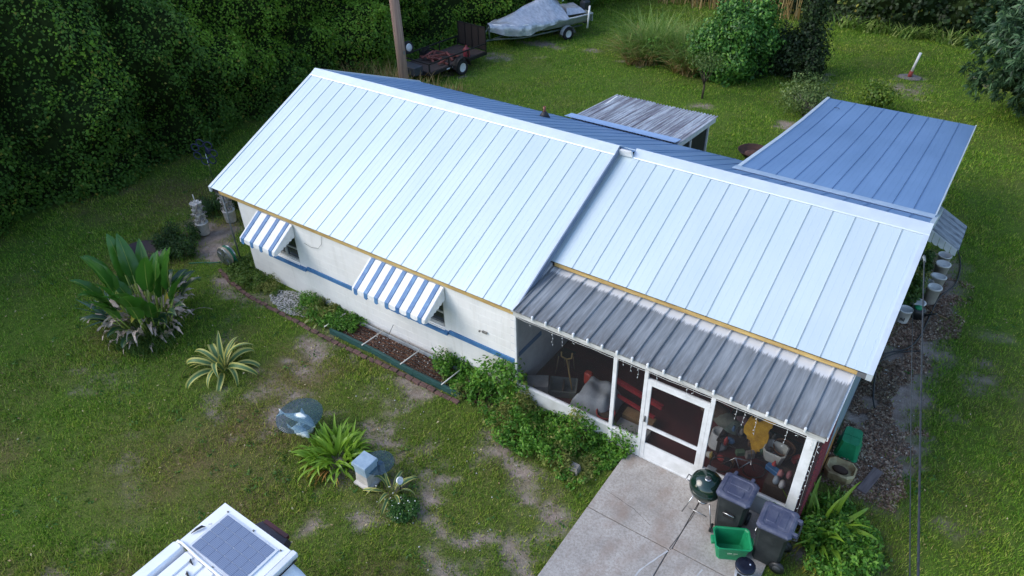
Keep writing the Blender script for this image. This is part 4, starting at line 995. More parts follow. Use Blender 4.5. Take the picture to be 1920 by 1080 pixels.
# white shells / pebbles
mt = LEAF('pebble', [(150, 148, 148), (186, 184, 182), (206, 204, 202), (124, 120, 118)], .85, 0, .3)
def pebbles(name, n, fx, sz, label, kind='stuff', par=None, m_=mt):
    ico = np.array([(0, 0, 1), (.9, 0, .3), (.3, .85, .3), (-.7, .5, .3), (-.7, -.5, .3), (.3, -.85, .3), (0, 0, -.5)])
    tri = np.array([(0, 1, 2), (0, 2, 3), (0, 3, 4), (0, 4, 5), (0, 5, 1), (6, 2, 1), (6, 3, 2), (6, 4, 3), (6, 5, 4), (6, 1, 5)])
    c = fx(n); s_ = sz*(.4+rng.random((len(c), 1, 1)))*np.array([1, .8, .6])*(.7+.6*rng.random((len(c), 1, 3)))
    a = rng.random(len(c))*6.28; ca, sa_ = np.cos(a), np.sin(a); v = ico[None]*s_
    v = np.stack([v[..., 0]*ca[:, None]-v[..., 1]*sa_[:, None], v[..., 0]*sa_[:, None]+v[..., 1]*ca[:, None], v[..., 2]], -1)+c[:, None]
    o = link(name, npmesh(name, v.reshape(-1, 3), (tri[None]+(np.arange(len(c))*7)[:, None, None]).reshape(-1, 3), m_), par)
    return tag(o, label, 'gravel' if not par else None, kind=kind)
def gravel(n):
    c = np.stack([rng.uniform(2.15, 3.75, n), rng.uniform(-.78, .02, n), .012+.01*rng.random(n)], 1)
    return c[((c[:, 0]-2.95)/.8)**2+((c[:, 1]+.36)/.42)**2+.8*(fbm(c*3, 6)-.5) < 1]
pebbles('gravel', 2600, gravel, .022, 'pale grey gravel patch beside the brick edging')
def stray(n):
    c = np.stack([rng.uniform(6.5, 12.3, n), rng.uniform(-4.5, -.8, n), np.full(n, .012)], 1); return c
pebbles('scattered_stones', 90, stray, .018, 'small white stones scattered over the worn front lawn')
pebbles('scattered_shells', 140, lambda n: np.stack([rng.uniform(15.8, 17.0, n), rng.uniform(1.5, 9, n), np.full(n, .015)], 1), .02, 'white shell bits on soil along the right-hand wall')
pebbles('bed_shells', 120, lambda n: np.stack([rng.uniform(4.8-6.5, 9.2-6.5, n), rng.uniform(-.2, .4, n), np.full(n, .035)], 1), .022, None, 'stuff', be)
# brick edging: half sunk bricks
ge = thing('brick_edging', (0, 0, 0), 'low curved row of brown bricks edging the front bed', 'edging')
path = [Vector((*p, 0)) for p in ((0.045, -0.437), (0.671, -0.635), (1.621, -0.793), (2.494, -0.853), (3.722, -0.880), (4.908, -0.904), (6.070, -0.873), (7.196, -0.843), (8.296, -0.867), (8.757, -0.853))]
EB = M('edging_brick', (112, 84, 78), (80, 62, 58), .95, scale=7, bump=.5, bscale=30)
ebm = MB().bbox((-.1, -.05, -.05), (.1, .05, .05), .012).mesh('brick', EB)
acc = 0
for a, b_ in zip(path[:-1], path[1:]):
    d = b_-a; L = d.length; n = max(1, int(L/.215)); q = math.atan2(d.y, d.x)
    for k in range(n):
        p = a+d*((k+.5)/n); o = link('brick', ebm, ge, (p.x+rnd.uniform(-.012, .012), p.y+rnd.uniform(-.015, .015), rnd.uniform(-.02, .012)), q+rnd.uniform(-.07, .07))
        o.scale = (L/n/.215, 1, 1)

# --- buckets and hoses along the right-hand wall
WB = M('bucket_white', (208, 208, 206), (180, 180, 178), .5, scale=5)
def bucket(loc, label, h=.37, rr=.15, m_=WB, mark=False, upside=False, squash=(1, 1), lidded=False, tilt=0):
    r_ = thing('bucket', loc, label, 'bucket')
    pr_ = [(rr*.84, 0), (rr*.86, .01), (rr, h*.9), (rr*1.06, h*.9), (rr*1.06, h), (rr*.95, h), (rr*.8, .02), (.01, .02)]
    if upside: pr_ = [(rr*1.06, 0), (rr*1.06, h*.1), (rr, h*.1), (rr*.85, h), (rr*.6, h), (rr*.58, h-.012), (.01, h-.012)]
    if lidded: pr_ = [(rr*.84, 0), (rr, h*.92), (rr*1.08, h*.92), (rr*1.08, h), (rr*.9, h+.008), (rr*.85, h), (.01, h)]
    MB().lathe(pr_, 20, squash=squash).build('shell', m_, r_)
    MB().tube([(rr*1.07*math.cos(q), rr*1.07*math.sin(q)*.3-.0, (h*.86 if not upside else h*.2)-abs(math.sin(q))*.1) for q in [k*math.pi/8 for k in range(9)]], .004, 4).build('handle', CHR, r_)
    if mark:
        mk = MB()
        for k in range(4): mk.box((-.05+.028*k, -rr*.97-.004, .10), (-.034+.028*k, -rr*.9, .17+.02*(k % 2)))
        mk.build('printed_mark', BLK, r_)
    if tilt: r_.rotation_euler = (R(tilt), R(tilt*.6), .5)
    return r_
bucket((15.96, 7.25, 0), 'white bucket with black print at the roof edge', mark=True)
bucket((16.12, 7.82, 0), 'squat grey-white tub behind the printed bucket', .30, .19, squash=(1, .8), lidded=True)
bucket((16.36, 8.40, 0), 'tall white lidded bucket on the mulch', .48, .16, lidded=True)
bucket((16.18, 8.95, 0), 'small white bucket next to the tall lidded one', .26, .13)
bucket((16.36, 9.15, 0), 'dented white tub in the bucket row', .36, .18, squash=(1, .75), lidded=True)
bucket((16.36, 9.75, 0), 'white bucket with a dark rim line, in front of the ribbed awning', .40, .17, lidded=True)
bucket((16.33, 10.4, 0), 'pale grey bucket under the ribbed awning', .30, .16)
pc = thing('plant_pot', (16.07, 8.5, 0), 'small purple plant pot among the buckets', 'pot')
MB().lathe([(.08, 0), (.11, .17), (.12, .17), (.12, .2), (.1, .2), (.09, .14), (.01, .14)], 16).build('pot', M('purple', (120, 62, 106), (96, 48, 86), .6), pc)
gc = thing('watering_can', (16.2, 7.62, 0), 'dark watering can with a green top near the printed bucket', 'watering can')
MB().lathe([(.15, 0), (.16, .22), (.13, .26)], 16, squash=(1.2, 1)).build('body', BLK, gc); MB().lathe([(.10, .26), (.09, .3), (.01, .31)], 14).build('top', M('recycling_green', (1, 1, 1)), gc)
MB().tube([(.14, 0, .08), (.3, -.05, .22), (.4, -.08, .3)], [.03, .02, .025], 8).build('spout', BLK, gc)
def hose(name, pts, rad, label, m_):
    P = [Vector(p) for p in pts]; q = []
    for i in range(len(P)-1):
        p0, p1, p2, p3 = P[max(i-1, 0)], P[i], P[i+1], P[min(i+2, len(P)-1)]
        for k in range(6):
            s_ = k/6; q.append(.5*((2*p1)+(p2-p0)*s_+(2*p0-5*p1+4*p2-p3)*s_*s_+(3*p1-p0-3*p2+p3)*s_**3))
    q.append(P[-1]); return tag(MB().tube(q, rad, 7).build(name, m_), label, 'hose')
def g3(l, z): return [(x, y, z) for x, y in l]
hose('garden_hose', g3([(15.732, 5.391), (15.931, 5.783), (16.276, 6.209), (16.424, 6.760), (16.478, 7.631), (16.537, 8.694), (16.774, 9.529), (16.753, 10.526), (16.570, 11.335)], .03), .018, 'black hose curving along the bare soil edge to the awning', BLK)
hose('garden_hose', g3([(15.820, 5.151), (15.943, 5.616), (16.203, 6.006), (16.546, 6.275)], .03), .014, 'short thin dark hose looping near the roof corner', BLK)
hose('garden_hose', [(*(15.868, 4.647), .35), (*(15.942, 4.321), .2), (*(16.026, 4.049), .06), (*(16.113, 3.807), .05)], .02, 'stub of black downpipe hose below the lower roof corner', BLK)
rk = MB().tube([(*(16.325, 8.162), .03), (*(16.567, 7.938), .04), (*(16.848, 7.873), .04)], .012, 6).build('garden_tool', M('tool_wood', (150, 124, 88), (120, 98, 70), .8)); tag(rk, 'wooden tool handle lying on the mulch near the watering can', 'tool')

# fallen leaves and twigs over the lawn
o = chips('lawn_litter', 2600, -6, 20, -9, 9, .05, LEAF('litter', [(96, 76, 58), (136, 112, 84), (170, 150, 118), (196, 184, 160), (120, 120, 60)], .9, 0), .035, None, .5, lambda c: inside(c, VIS) & ~keepout(c))
tag(o, 'dead leaf bits strewn over the lawn', 'leaf litter', kind='stuff')

# ================================================================ CAMPER VAN (only its roof end is in view)
vn = thing('camper_van', (9.85, -8.6, 0), 'white high-roof camper van with a solar panel on its roof', 'van')
VX, VY = 9.85, -8.6
VW = M('van_white', (232, 235, 240), (220, 224, 230), .3, scale=2, spec=.6)
def vring(y, s=1., zt=2.52):
    pr = [(-1.0, .35), (-1.02, .9), (-1.0, 1.5), (-.96, 1.95), (-.92, 2.3), (-.84, zt-.06), (-.74, zt), (.40, zt), (.62, zt-.05), (.80, zt-.17), (.93, 2.08), (1.0, 1.7), (1.03, 1.2), (1.02, .8), (1.0, .35)]
    return [(x*s, y-VY, z if z < 1 else 1+(z-1)*(1-(1-s)*.8)) for x, z in pr]
rg = [vring(-12.2, .9), vring(-12.0, .97), vring(-11.5), vring(-7.0), vring(-6.55), vring(-6.36, .985, 2.48), vring(-6.26, .955, 2.40)]
n = 15; vs = [p for q in rg for p in q]
bd = MB().add(vs, [(i*n+k, i*n+k+1, (i+1)*n+k+1, (i+1)*n+k) for i in range(len(rg)-1) for k in range(n-1)]+[tuple(range(n)), tuple(range(len(vs)-1, len(vs)-n-1, -1))], True).build('body', VW, vn)
dk = MB().hexa([(-.98, -6.98-VY, 2.535), (.42, -6.98-VY, 2.535), (.42, -6.22-VY, 2.535), (-.98, -6.22-VY, 2.535), (-.98, -6.98-VY, 2.565), (.42, -6.98-VY, 2.565), (.42, -6.22-VY, 2.565), (-.98, -6.22-VY, 2.565)]).build('roof_deck_panel', VW, vn)

def holder(name, par, loc=(0, 0, 0), label=None):
    o = bpy.data.objects.new(name, None); COL.objects.link(o); o.parent = par; o.location = loc
    if label: o['label'] = label
    return o
sp_ = holder('solar_panel', vn, (9.60-VX, -6.62-VY, 2.567))
PF = M('panel_frame', (206, 212, 220), (190, 196, 204), .4)
MB().box((-.54, -.34, 0), (.54, .30, .02)).build('backing', PF, sp_)
mt, t, b = newmat('solar_cell')
w = t.nodes.new('ShaderNodeTexWave'); w.bands_direction = 'Y'; w.inputs['Scale'].default_value = 16; t.links.new(pos(t, None, True), w.inputs[0])
t.links.new(ramp(t, w.outputs['Fac'], [(.90, lin((98, 112, 140))), (.97, lin((150, 162, 182)))]), b.inputs['Base Color'])
b.inputs['Roughness'].default_value = .22
cw, ch = 1.0/6, .60/4
cg, cc_ = .0022, .010
co = [(cg, cc_), (cc_, cg), (cw-cc_, cg), (cw-cg, cc_), (cw-cg, ch-cc_), (cw-cc_, ch-cg), (cc_, ch-cg), (cg, ch-cc_)]
cm = MB().add([(x, y, 0) for x, y in co]+[(x, y, -.006) for x, y in co], [tuple(range(8))]+[(k, 8+k, 8+(k+1) % 8, (k+1) % 8) for k in range(8)]).mesh('solar_cell', mt)
for i in range(6):
    for j in range(4): link('solar_cell', cm, sp_, (-.5+i*cw, -.32+j*ch, .027))
for (x, y) in ((-.56, .32), (.56, .32), (-.56, -.36), (.56, -.36), (0, .32), (0, -.36)): MB().lathe([(.014, 0), (.014, .012), (.004, .016)], 8, (x, y, 0)).build('screw', M('grey_metal', (1, 1, 1)), sp_)
cb = MB(); cb.tube([(-.60, -.02, .02), (-.63, -.05, .04), (-.66, -.12, .03), (-.68, -.2, .015)], [.004, .02, .018, .004], 6); cb.tube([(-.60, .03, .02), (-.56, .06, .025)], .004, 5); cb.build('cable_gland', BLK, sp_)
# rear part of the roof: ribs, rack rail, awning box
for k in range(6):
    x = -.78+k*.22; MB().bbox((x, -11.4-VY, 2.515), (x+.17, -7.02-VY, 2.545), .01).build('roof_rib', VW, vn)
MB().bbox((-1.06, -11.2-VY, 2.38), (-.86, -6.99-VY, 2.56), .03).build('awning_box', VW, vn)
MB().bbox((.44, -9.5-VY, 2.515), (.54, -6.2-VY, 2.59), .012).build('roof_rail', M('rail_white', (214, 218, 224), (196, 200, 206), .4), vn)
MB().tube([(.56, -9.4-VY, 2.515), (.56, -6.25-VY, 2.515)], .012, 6).build('drip_rail', M('black_rubber', (20, 20, 22)), vn)
for q, (x, y) in enumerate(((-.62, -7.06), (-.5, -7.2))): MB().tube([(x, y-VY, 2.55), (x+.05, y-.03-VY, 2.575), (x+.12, y-.04-VY, 2.56)], [.006, .018, .004], 6).build('cable_gland', BLK, vn)
MB().tube([(-1.0, -6.99-VY, 2.56), (-.9, -6.98-VY, 2.585), (-.5, -7.0-VY, 2.58), (.1, -7.01-VY, 2.58), (.4, -6.99-VY, 2.57)], .02, 7).build('sealant_bead', VW, vn)
# rear bumper step with red reflector, wheels, rear glass
MB().bbox((-.95, -6.27-VY, .42), (.95, -6.08-VY, .62), .04).build('rear_bumper', BLK, vn)
rl_ = MB(); rl_.hexa([(-.9, -6.30-VY, 1.72), (-.05, -6.30-VY, 1.72), (-.2, -5.86-VY, 1.80), (-.75, -5.86-VY, 1.80), (-.9, -6.30-VY, 2.0), (-.05, -6.30-VY, 2.0), (-.2, -5.90-VY, 1.95), (-.75, -5.90-VY, 1.95)]); rl_.build('rear_carrier', M('carrier_dark', (52, 46, 58), (40, 36, 46), .5), vn)
bar('reflector', (-.72, -5.91-VY, 1.90), (-.22, -5.85-VY, 1.965), M('reflector_red', (78, 30, 34), (64, 26, 30), .4), vn)
for y in (-7.3, -11.0):
    for x in (-.92, .92):
        w = MB().lathe([(.15, -.11), (.33, -.11), (.35, 0), (.33, .11), (.15, .11)], 24, (x, y-VY, .35), Matrix.Rotation(R(90), 3, 'Y')).build('wheel', BLK, vn)

# ================================================================ TRAILER AND BOAT
tl = thing('utility_trailer', (-4.72, 15.3, 0), 'black utility trailer with an upright mesh ramp and rusty scrap aboard', 'trailer', None, R(-6))
BKM = M('black_steel', (26, 26, 28), (40, 36, 36), .6, .3); DKW = M('deck_wood', (74, 60, 56), (54, 46, 44), .9, scale=5, stretch=(6, .6, 1))
for k in range(7): bar('deck_plank', (-.86+k*.246, -1.75, .50), (-.86+k*.246+.238, 1.75, .54), DKW, tl)
for x in (-.9, .9):
    mb = MB(); mb.box((x-.03, -1.8, .40), (x+.03, 1.8, .52)); mb.box((x-.025, -1.8, .88), (x+.025, 1.8, .93))
    for y in (-1.77, -.6, .6, 1.77): mb.box((x-.022, y-.025, .52), (x+.022, y+.025, .88))
    mb.build('side_rail', BKM, tl)
bar('front_rail', (-.87, -1.8, .88), (.87, -1.75, .93), BKM, tl); bar('headboard', (-.87, -1.79, .40), (.87, -1.76, .52), BKM, tl)
gtm = MB(); [gtm.box((x-.02, 1.80, .55), (x+.02, 1.84, 1.6)) for x in (-.85, -.42, 0, .42, .85)]; gtm.box((-.87, 1.80, 1.56), (.87, 1.84, 1.6)); gtm.box((-.87, 1.80, .55), (.87, 1.84, .59)); ramp_ = gtm.build('ramp', BKM, tl)
MB().add([(-.86, 1.82, .56), (.86, 1.82, .56), (.86, 1.82, 1.58), (-.86, 1.82, 1.58)], [(0, 1, 2, 3)]).build('mesh_panel', M('rusty_mesh', (48, 38, 34), (36, 30, 28), .9, scale=12), ramp_)
RW = M('rim_white', (214, 216, 218), (190, 192, 194), .5)
def twheel(par, x, y, rr, sgn):
    ry = Matrix.Rotation(R(90), 3, 'Y')
    w = MB().lathe([(rr*.58, -.09), (rr*.93, -.09), (rr, -.05), (rr, .05), (rr*.93, .09), (rr*.58, .09), (rr*.58, -.09)], 26, (x, y, rr), ry, cap=False).build('wheel', M('tyre', (30, 30, 32), (38, 37, 38), .85), par)
    rm = MB().lathe([(rr*.16, -.075), (rr*.5, -.06), (rr*.6, -.088), (rr*.62, -.08), (rr*.62, .08), (rr*.6, .088), (rr*.5, .06), (rr*.16, .075)], 22, (x, y, rr), ry).build('rim', RW, w)
    return w
twheel(tl, 1.05, .0, .34, 1); twheel(tl, -1.05, .0, .34, -1)
for x in (1.05, -1.05):
    mb = MB(); P = []
    for k in range(9): q = math.pi*k/8; P.append((.46*math.cos(q), .34+.46*math.sin(q)))
    for (y0, z0), (y1, z1) in zip(P[:-1], P[1:]): mb.add([(x-.13, y0, z0), (x+.13, y0, z0), (x+.13, y1, z1), (x-.13, y1, z1)], [(0, 1, 2, 3)]); mb.add([(x+.13, y0, z0), (x+.13, y0, z0-.06), (x+.13, y1, z1-.06), (x+.13, y1, z1)], [(0, 1, 2, 3)])
    mb.build('fender', BKM, tl)
tg = MB(); tg.tube([(-.7, -1.8, .45), (0, -3.0, .45)], .035, 6); tg.tube([(.7, -1.8, .45), (0, -3.0, .45)], .035, 6); tg.tube([(0, -2.95, .45), (0, -3.25, .47)], .05, 8); tg.build('tongue', BKM, tl)
bx = MB(); bx.bbox((-.5, -2.35, .50), (.6, -1.85, .82), .02).build('tool_box', M('plastic_grey', (62, 66, 74), (48, 52, 60), .5), tl)
sw = MB().lathe([(.15, -.07), (.26, -.07), (.28, 0), (.26, .07), (.15, .07), (.15, -.07)], 22, (-.98, -1.2, 1.12), Matrix.Rotation(R(80), 3, 'Y'), cap=False).build('spare_wheel', M('tyre', (1, 1, 1)), tl)
MB().lathe([(.05, -.06), (.17, -.075), (.17, .075), (.05, .06)], 16, (-.98, -1.2, 1.12), Matrix.Rotation(R(80), 3, 'Y')).build('rim', RW, sw)
for x0 in (.2, .55): bar('reflector', (.935, -1.0+x0, .42), (.945, -.82+x0, .47), RW, tl)
scr = thing('scrap_heap', (-4.75, 15.2, .54), 'heap of rusty red scrap lying on the black trailer', 'scrap', None, R(-6))
RU = M('rust_red', (128, 70, 62), (96, 54, 48), .9, scale=7)
for k in range(16):
    m4 = Matrix.Translation((rnd.uniform(-.5, .6), rnd.uniform(-.9, .7), .05+.02*k*.5)) @ Euler((rnd.uniform(-.3, .3), rnd.uniform(-.3, .3), rnd.uniform(0, 3))).to_matrix().to_4x4()
    MB().box((-.35, -.04, -.03), (.35, .04, .03), m4).build('scrap_piece', RU, scr)
gcn = thing('fuel_can', (-4.0, 16.0, .54), 'small red fuel can standing on the trailer by its ramp', 'fuel can')
MB().lathe([(.14, 0), (.15, .03), (.15, .32), (.09, .39), (.04, .40), (.04, .45), (.01, .46)], 16).build('can', M('can_red', (140, 52, 62), (112, 42, 50), .5), gcn)
MB().tube([(-.08, 0, .4), (-.05, 0, .48), (.05, 0, .48), (.08, 0, .4)], .012, 6).build('handle', M('can_red', (1, 1, 1)), gcn)

ba = math.atan2(23.4-18.9, -2.75+4.7)                    # heading bow -> stern
bt = thing('boat', (-3.6, 21.2, .0), 'open fishing boat under a silver tarpaulin at the edge of the woods', 'boat', None, ba)
HUL = M('hull_grey', (150, 158, 152), (122, 134, 126), .5, scale=3); TARP = M('silver_tarp', (196, 200, 208), (164, 168, 178), .26, .4, scale=3, stretch=(1, 3, 3), bump=.25, bscale=4, dist=.05)
def hs(x, w, zk, zs): return [(x, 0, zk), (x, -w*.75, zk+.12), (x, -w, zs), (x, w, zs), (x, w*.75, zk+.12)]
st_ = [hs(-2.75, .04, 1.02, 1.16), hs(-2.3, .42, .72, 1.12), hs(-1.5, .78, .52, 1.06), hs(0, .95, .46, 1.0), hs(1.6, .95, .46, .98), hs(2.7, .86, .48, .98)]
vs = [p for q in st_ for p in q]; fs = []
for i in range(5):
    for k, j in ((0, 1), (1, 2), (3, 4), (4, 0)): fs.append((i*5+k, i*5+j, (i+1)*5+j, (i+1)*5+k))
fs += [(25, 26, 27, 28, 29)]
MB().add(vs, fs, False).build('hull', HUL, bt)
gun = MB(); gun.tube([(s[2][0], s[2][1], s[2][2]) for s in st_], .035, 6); gun.tube([(s[3][0], s[3][1], s[3][2]) for s in st_], .035, 6); gun.build('gunwale', M('gunwale_white', (214, 218, 220), (196, 200, 204), .5), bt)
bar('transom', (2.68, -.84, .6), (2.74, .84, 1.0), HUL, bt); MB().hexa([(-1, -.7, .6), (2.6, -.75, .6), (2.6, .75, .6), (-1, .7, .6), (-1, -.7, .64), (2.6, -.75, .64), (2.6, .75, .64), (-1, .7, .64)]).build('deck', M('boat_deck', (110, 112, 84), (92, 96, 70), .8), bt)
# tarpaulin: ridge rises from the bow to a pole amidships and drapes outside the gunwales
tv = []; NX, NY = 26, 17
for i in range(NX):
    x = -2.8+i*(4.0/(NX-1)); w = np.interp(x, [-2.8, -2.3, -1.5, 0, 1.6], [.10, .48, .84, 1.0, 1.0]); rz_ = np.interp(x, [-2.8, -2.3, 0.55, 1.2], [1.2, 1.24, 2.08, 1.62]); gz = np.interp(x, [-2.8, 0, 1.6], [1.17, 1.05, 1.02])
    hem = np.interp(x, [-2.8, -2.0, -1.0, 0.0, 1.2], [.85, .62, .58, .86, .95])
    for j in range(NY):
        s_ = (j/(NY-1))*2-1; a_ = abs(s_); fold = .035*math.sin(i*1.55+3*a_)*a_+.02*math.sin(i*.8+j*1.3)
        if a_ < .7: q = a_/.7; z_ = rz_+(gz-rz_)*q-.12*math.sin(q*math.pi)*(rz_-gz)*.8+fold; y_ = w*q
        else: q = (a_-.7)/.3; z_ = gz+(hem-gz)*q; y_ = w+.03+.0*q+fold*1.2
        tv.append((x, math.copysign(y_, s_) if j != NY//2 else 0, z_))
MB().add(tv, [(i*NY+j, i*NY+j+1, (i+1)*NY+j+1, (i+1)*NY+j) for i in range(NX-1) for j in range(NY-1)], True).build('tarpaulin', TARP, bt)
mo = MB(); mo.bbox((2.62, -.2, .95), (3.1, .2, 1.4), .08); mo.box((2.78, -.08, .3), (2.98, .08, .95)); mo.build('outboard_motor', M('motor_dark', (44, 48, 54), (34, 38, 42), .4), bt)
tb2 = MB(); tb2.hexa([(1.4, -.5, 1.0), (2.5, -.6, 1.0), (2.5, .6, 1.0), (1.4, .5, 1.0), (1.5, -.3, 1.3), (2.3, -.4, 1.22), (2.4, .4, 1.28), (1.5, .3, 1.35)]).build('bundled_cover', TARP, bt)
bar('seat', (1.2, -.75, .9), (1.45, -.1, .95), M('seat_olive', (128, 124, 60), (104, 102, 52), .8), bt)
btr = thing('boat_trailer', (-3.6, 21.2, 0), 'galvanised boat trailer under the tarpaulin covered boat', 'trailer', None, ba)
GV = M('galv_green', (120, 134, 128), (96, 110, 104), .5, .5)
fr = MB()
for y in (-.55, .55): fr.tube([(2.3, y, .40), (-1.2, y, .40), (-2.6, 0, .42)], .045, 6)
fr.tube([(-2.4, 0, .42), (-3.9, 0, .42)], .05, 6); fr.build('frame', GV, btr)
MB().tube([(-2.75, 0, .44), (-2.75, 0, 1.05)], .04, 6).build('winch_post', GV, btr); MB().tube([(-3.3, 0, .42), (-2.8, 0, 1.0)], .03, 6).build('winch_strut', GV, btr); MB().tube([(-3.7, .06, .0), (-3.7, .06, .75)], .035, 8).build('jack', GV, btr)
twheel(btr, 0, 0, .30, 1).matrix_local = Matrix.Translation((1.1, -1.0, 0)) @ Matrix.Rotation(R(90), 4, 'Z')
twheel(btr, 0, 0, .30, 1).matrix_local = Matrix.Translation((1.1, 1.0, 0)) @ Matrix.Rotation(R(90), 4, 'Z')
for y in (-1.0, 1.0):
    mb = MB(); P = [(1.1+.38*math.cos(math.pi*k/8), .30+.38*math.sin(math.pi*k/8)) for k in range(9)]
    for (a, z0), (b_, z1) in zip(P[:-1], P[1:]): mb.add([(a, y-.12, z0), (a, y+.12, z0), (b_, y+.12, z1), (b_, y-.12, z1)], [(0, 1, 2, 3)])
    mb.build('fender', M('fender_pale', (176, 180, 182), (150, 154, 156), .5), btr)
for y in (-1.12, 1.12): MB().tube([(2.2, y, .4), (2.3, y, 1.45)], .045, 8).build('guide_post', WPAINT, btr)

# ================================================================ THINGS ON THE PORCH
ZF = .087
def ptag(name, loc, label, cat): return thing(name, loc, label, cat)
bucket((13.78, 1.02, ZF), 'upturned white bucket behind the door-side screen', .36, .18, M('bucket_dull', (190, 192, 192), (170, 172, 172), .6), upside=True)
lt = thing('laundry_tub', (14.86, .95, .45), 'white plastic basket on the cluttered porch, right end', 'basket')
MB().add([p for q in [crate_ring(.16, .14, 0, .05), crate_ring(.21, .19, .26, .06), crate_ring(.19, .17, .27, .06), crate_ring(.14, .12, .02, .05)] for p in q], [tuple(range(7, -1, -1)), tuple(range(24, 32))]+[(i*8+k, i*8+(k+1) % 8, i*8+8+(k+1) % 8, i*8+8+k) for i in range(3) for k in range(8)]).build('shell', M('basket_white', (206, 210, 204), (186, 190, 184), .6), lt)
tbp = thing('porch_table', (14.55, 1.2, ZF), 'dark low table under clutter at the right of the porch', 'table')
bar('table_top', (-.75, -.4, .32), (.75, .4, .36), M('dark_wood', (48, 36, 34), (36, 28, 28), .7), tbp)
for x in (-.7, .7):
    for y in (-.35, .35): bar('leg', (x-.03, y-.03, 0), (x+.03, y+.03, .319), M('dark_wood', (1, 1, 1)), tbp)
bb = MB().bbox((-.17, -.06, 0), (.17, .06, .1), .012).build('blue_box', M('porch_blue', (48, 106, 160), (36, 84, 130), .5), None, (14.98, .62, .45)); bb.rotation_euler[2] = R(-20); tag(bb, 'bright blue box on the porch clutter', 'box'); bb.name = 'box'
# yellow shaggy coat
yc = MB(); P = [(-.30, 0, .10), (-.24, 0, .42), (-.05, 0, .36), (.02, 0, .50), (.14, 0, .62), (.22, 0, .52), (.16, 0, .30), (.18, 0, .04), (.10, 0, -.18), (-.02, 0, -.28), (-.08, 0, -.10), (-.16, 0, -.02)]
PJ = []
for a, b_ in zip(P, P[1:]+P[:1]):
    for k in range(4):
        q = Vector(a).lerp(Vector(b_), k/4); PJ.append((q.x+rnd.uniform(-.025, .025), 0, q.z+rnd.uniform(-.025, .025)))
yc.prism(PJ, (0, .06, 0)); yo = yc.build('yellow_coat', M('yellow_fleece', (214, 166, 40), (176, 132, 30), .95, scale=8, bump=1., bscale=30), None, (14.50, .92, .72)); tag(yo, 'ragged yellow fleece hanging in the middle of the right porch screen', 'coat'); yo.rotation_euler = (R(-25), 0, 0)
ch = thing('folding_chair', (14.0, 1.75, ZF), 'dark metal folding chair beneath the yellow fleece', 'chair')
bar('seat', (-.2, -.2, .42), (.2, .2, .45), BLK, ch); bar('backrest', (-.2, .19, .6), (.2, .22, .9), BLK, ch)
for x in (-.19, .19): MB().tube([(x, -.22, 0), (x, .2, .9)], .012, 6).build('leg', CHR, ch); MB().tube([(x*.9, .24, 0), (x*.9, -.16, .44)], .012, 6).build('leg', CHR, ch)
cu = thing('heap_of_clothes', (13.72, 1.35, ZF), 'heap of grey-green clothes beside a brown cushion behind the porch screen', 'clothes')
for k, (x, y, z, rr, c) in enumerate(((-.2, 0, .55, .26, (112, 88, 70)), (.05, -.1, .5, .22, (120, 124, 112)), (.25, -.15, .45, .2, (96, 112, 104)), (.4, .0, .5, .18, (110, 84, 92)), (.1, .05, .2, .4, (92, 40, 42)))):
    lb_ = MB(); lb_.lathe([(rr*.5, -rr*.4), (rr*.95, -rr*.2), (rr, .0), (rr*.8, rr*.3), (rr*.35, rr*.5), (.01, rr*.52)], 10, (x, y, z), Matrix.Rotation(.4*k, 3, 'X'), squash=(1.2, .8)); lb_.build('garment', M('cloth_%d' % k, c, tuple(q*.7 for q in c), .95, scale=6, bump=.8, bscale=14), cu)
rt = MB().box((-.5, -.3, 0), (.5, .3, .12)).build('red_cushion', M('cushion_red', (150, 40, 44), (120, 32, 36), .8), None, (14.0, 1.75, .3)); tag(rt, 'red cushion beside the porch door post', 'cushion')
wt = thing('soft_toy', (14.42, 1.35, .82), 'white stuffed toy sitting at the back of the right porch', 'toy')
MB().lathe([(.05, 0), (.10, .06), (.11, .14), (.06, .22), (.085, .27), (.09, .33), (.05, .39), (.01, .4)], 12).build('body', M('plush_white', (190, 188, 184), (160, 158, 154), .95, bump=.7, bscale=40), wt)
for x in (-.06, .06): MB().lathe([(.02, 0), (.035, .06), (.01, .1)], 8, (x, 0, .36)).build('ear', M('plush_white', (1, 1, 1)), wt); MB().lathe([(.035, -.1), (.04, 0), (.02, .06)], 8, (x*1.6, -.05, .08)).build('limb', M('plush_white', (1, 1, 1)), wt)
shf = bar('shelf', (13.6, 2.55, .8), (15.4, 2.9, .94), M('dark_wood', (1, 1, 1))); tag(shf, 'dark shelf along the porch back wall', 'shelf')
br_ = thing('bicycle', (14.35, .45, ZF), 'small bicycle lying low behind the rubbish bins inside the porch', 'bicycle', None, R(20))
for x in (-.28, .32):
    w = MB(); w.tube([(x+.2*math.cos(k*math.pi/12), .05, .2+.2*math.sin(k*math.pi/12)) for k in range(25)], .012, 6); w.build('wheel', M('tyre', (1, 1, 1)), br_)
fb = MB(); fb.tube([(-.28, .05, .2), (-.05, .05, .45), (.22, .05, .42), (.32, .05, .2)], .012, 6); fb.tube([(-.05, .05, .45), (.05, .05, .18), (.22, .05, .42)], .012, 6); fb.build('frame', CHR, br_); MB().tube([(.2, -.18, .58), (.22, .05, .56), (.2, .26, .58)], .01, 6).build('handlebar', CHR, br_)
bgb = thing('shoe_pair', (15.18, .55, ZF), 'pink and white bundle of shoes near the porch corner post', 'shoes')
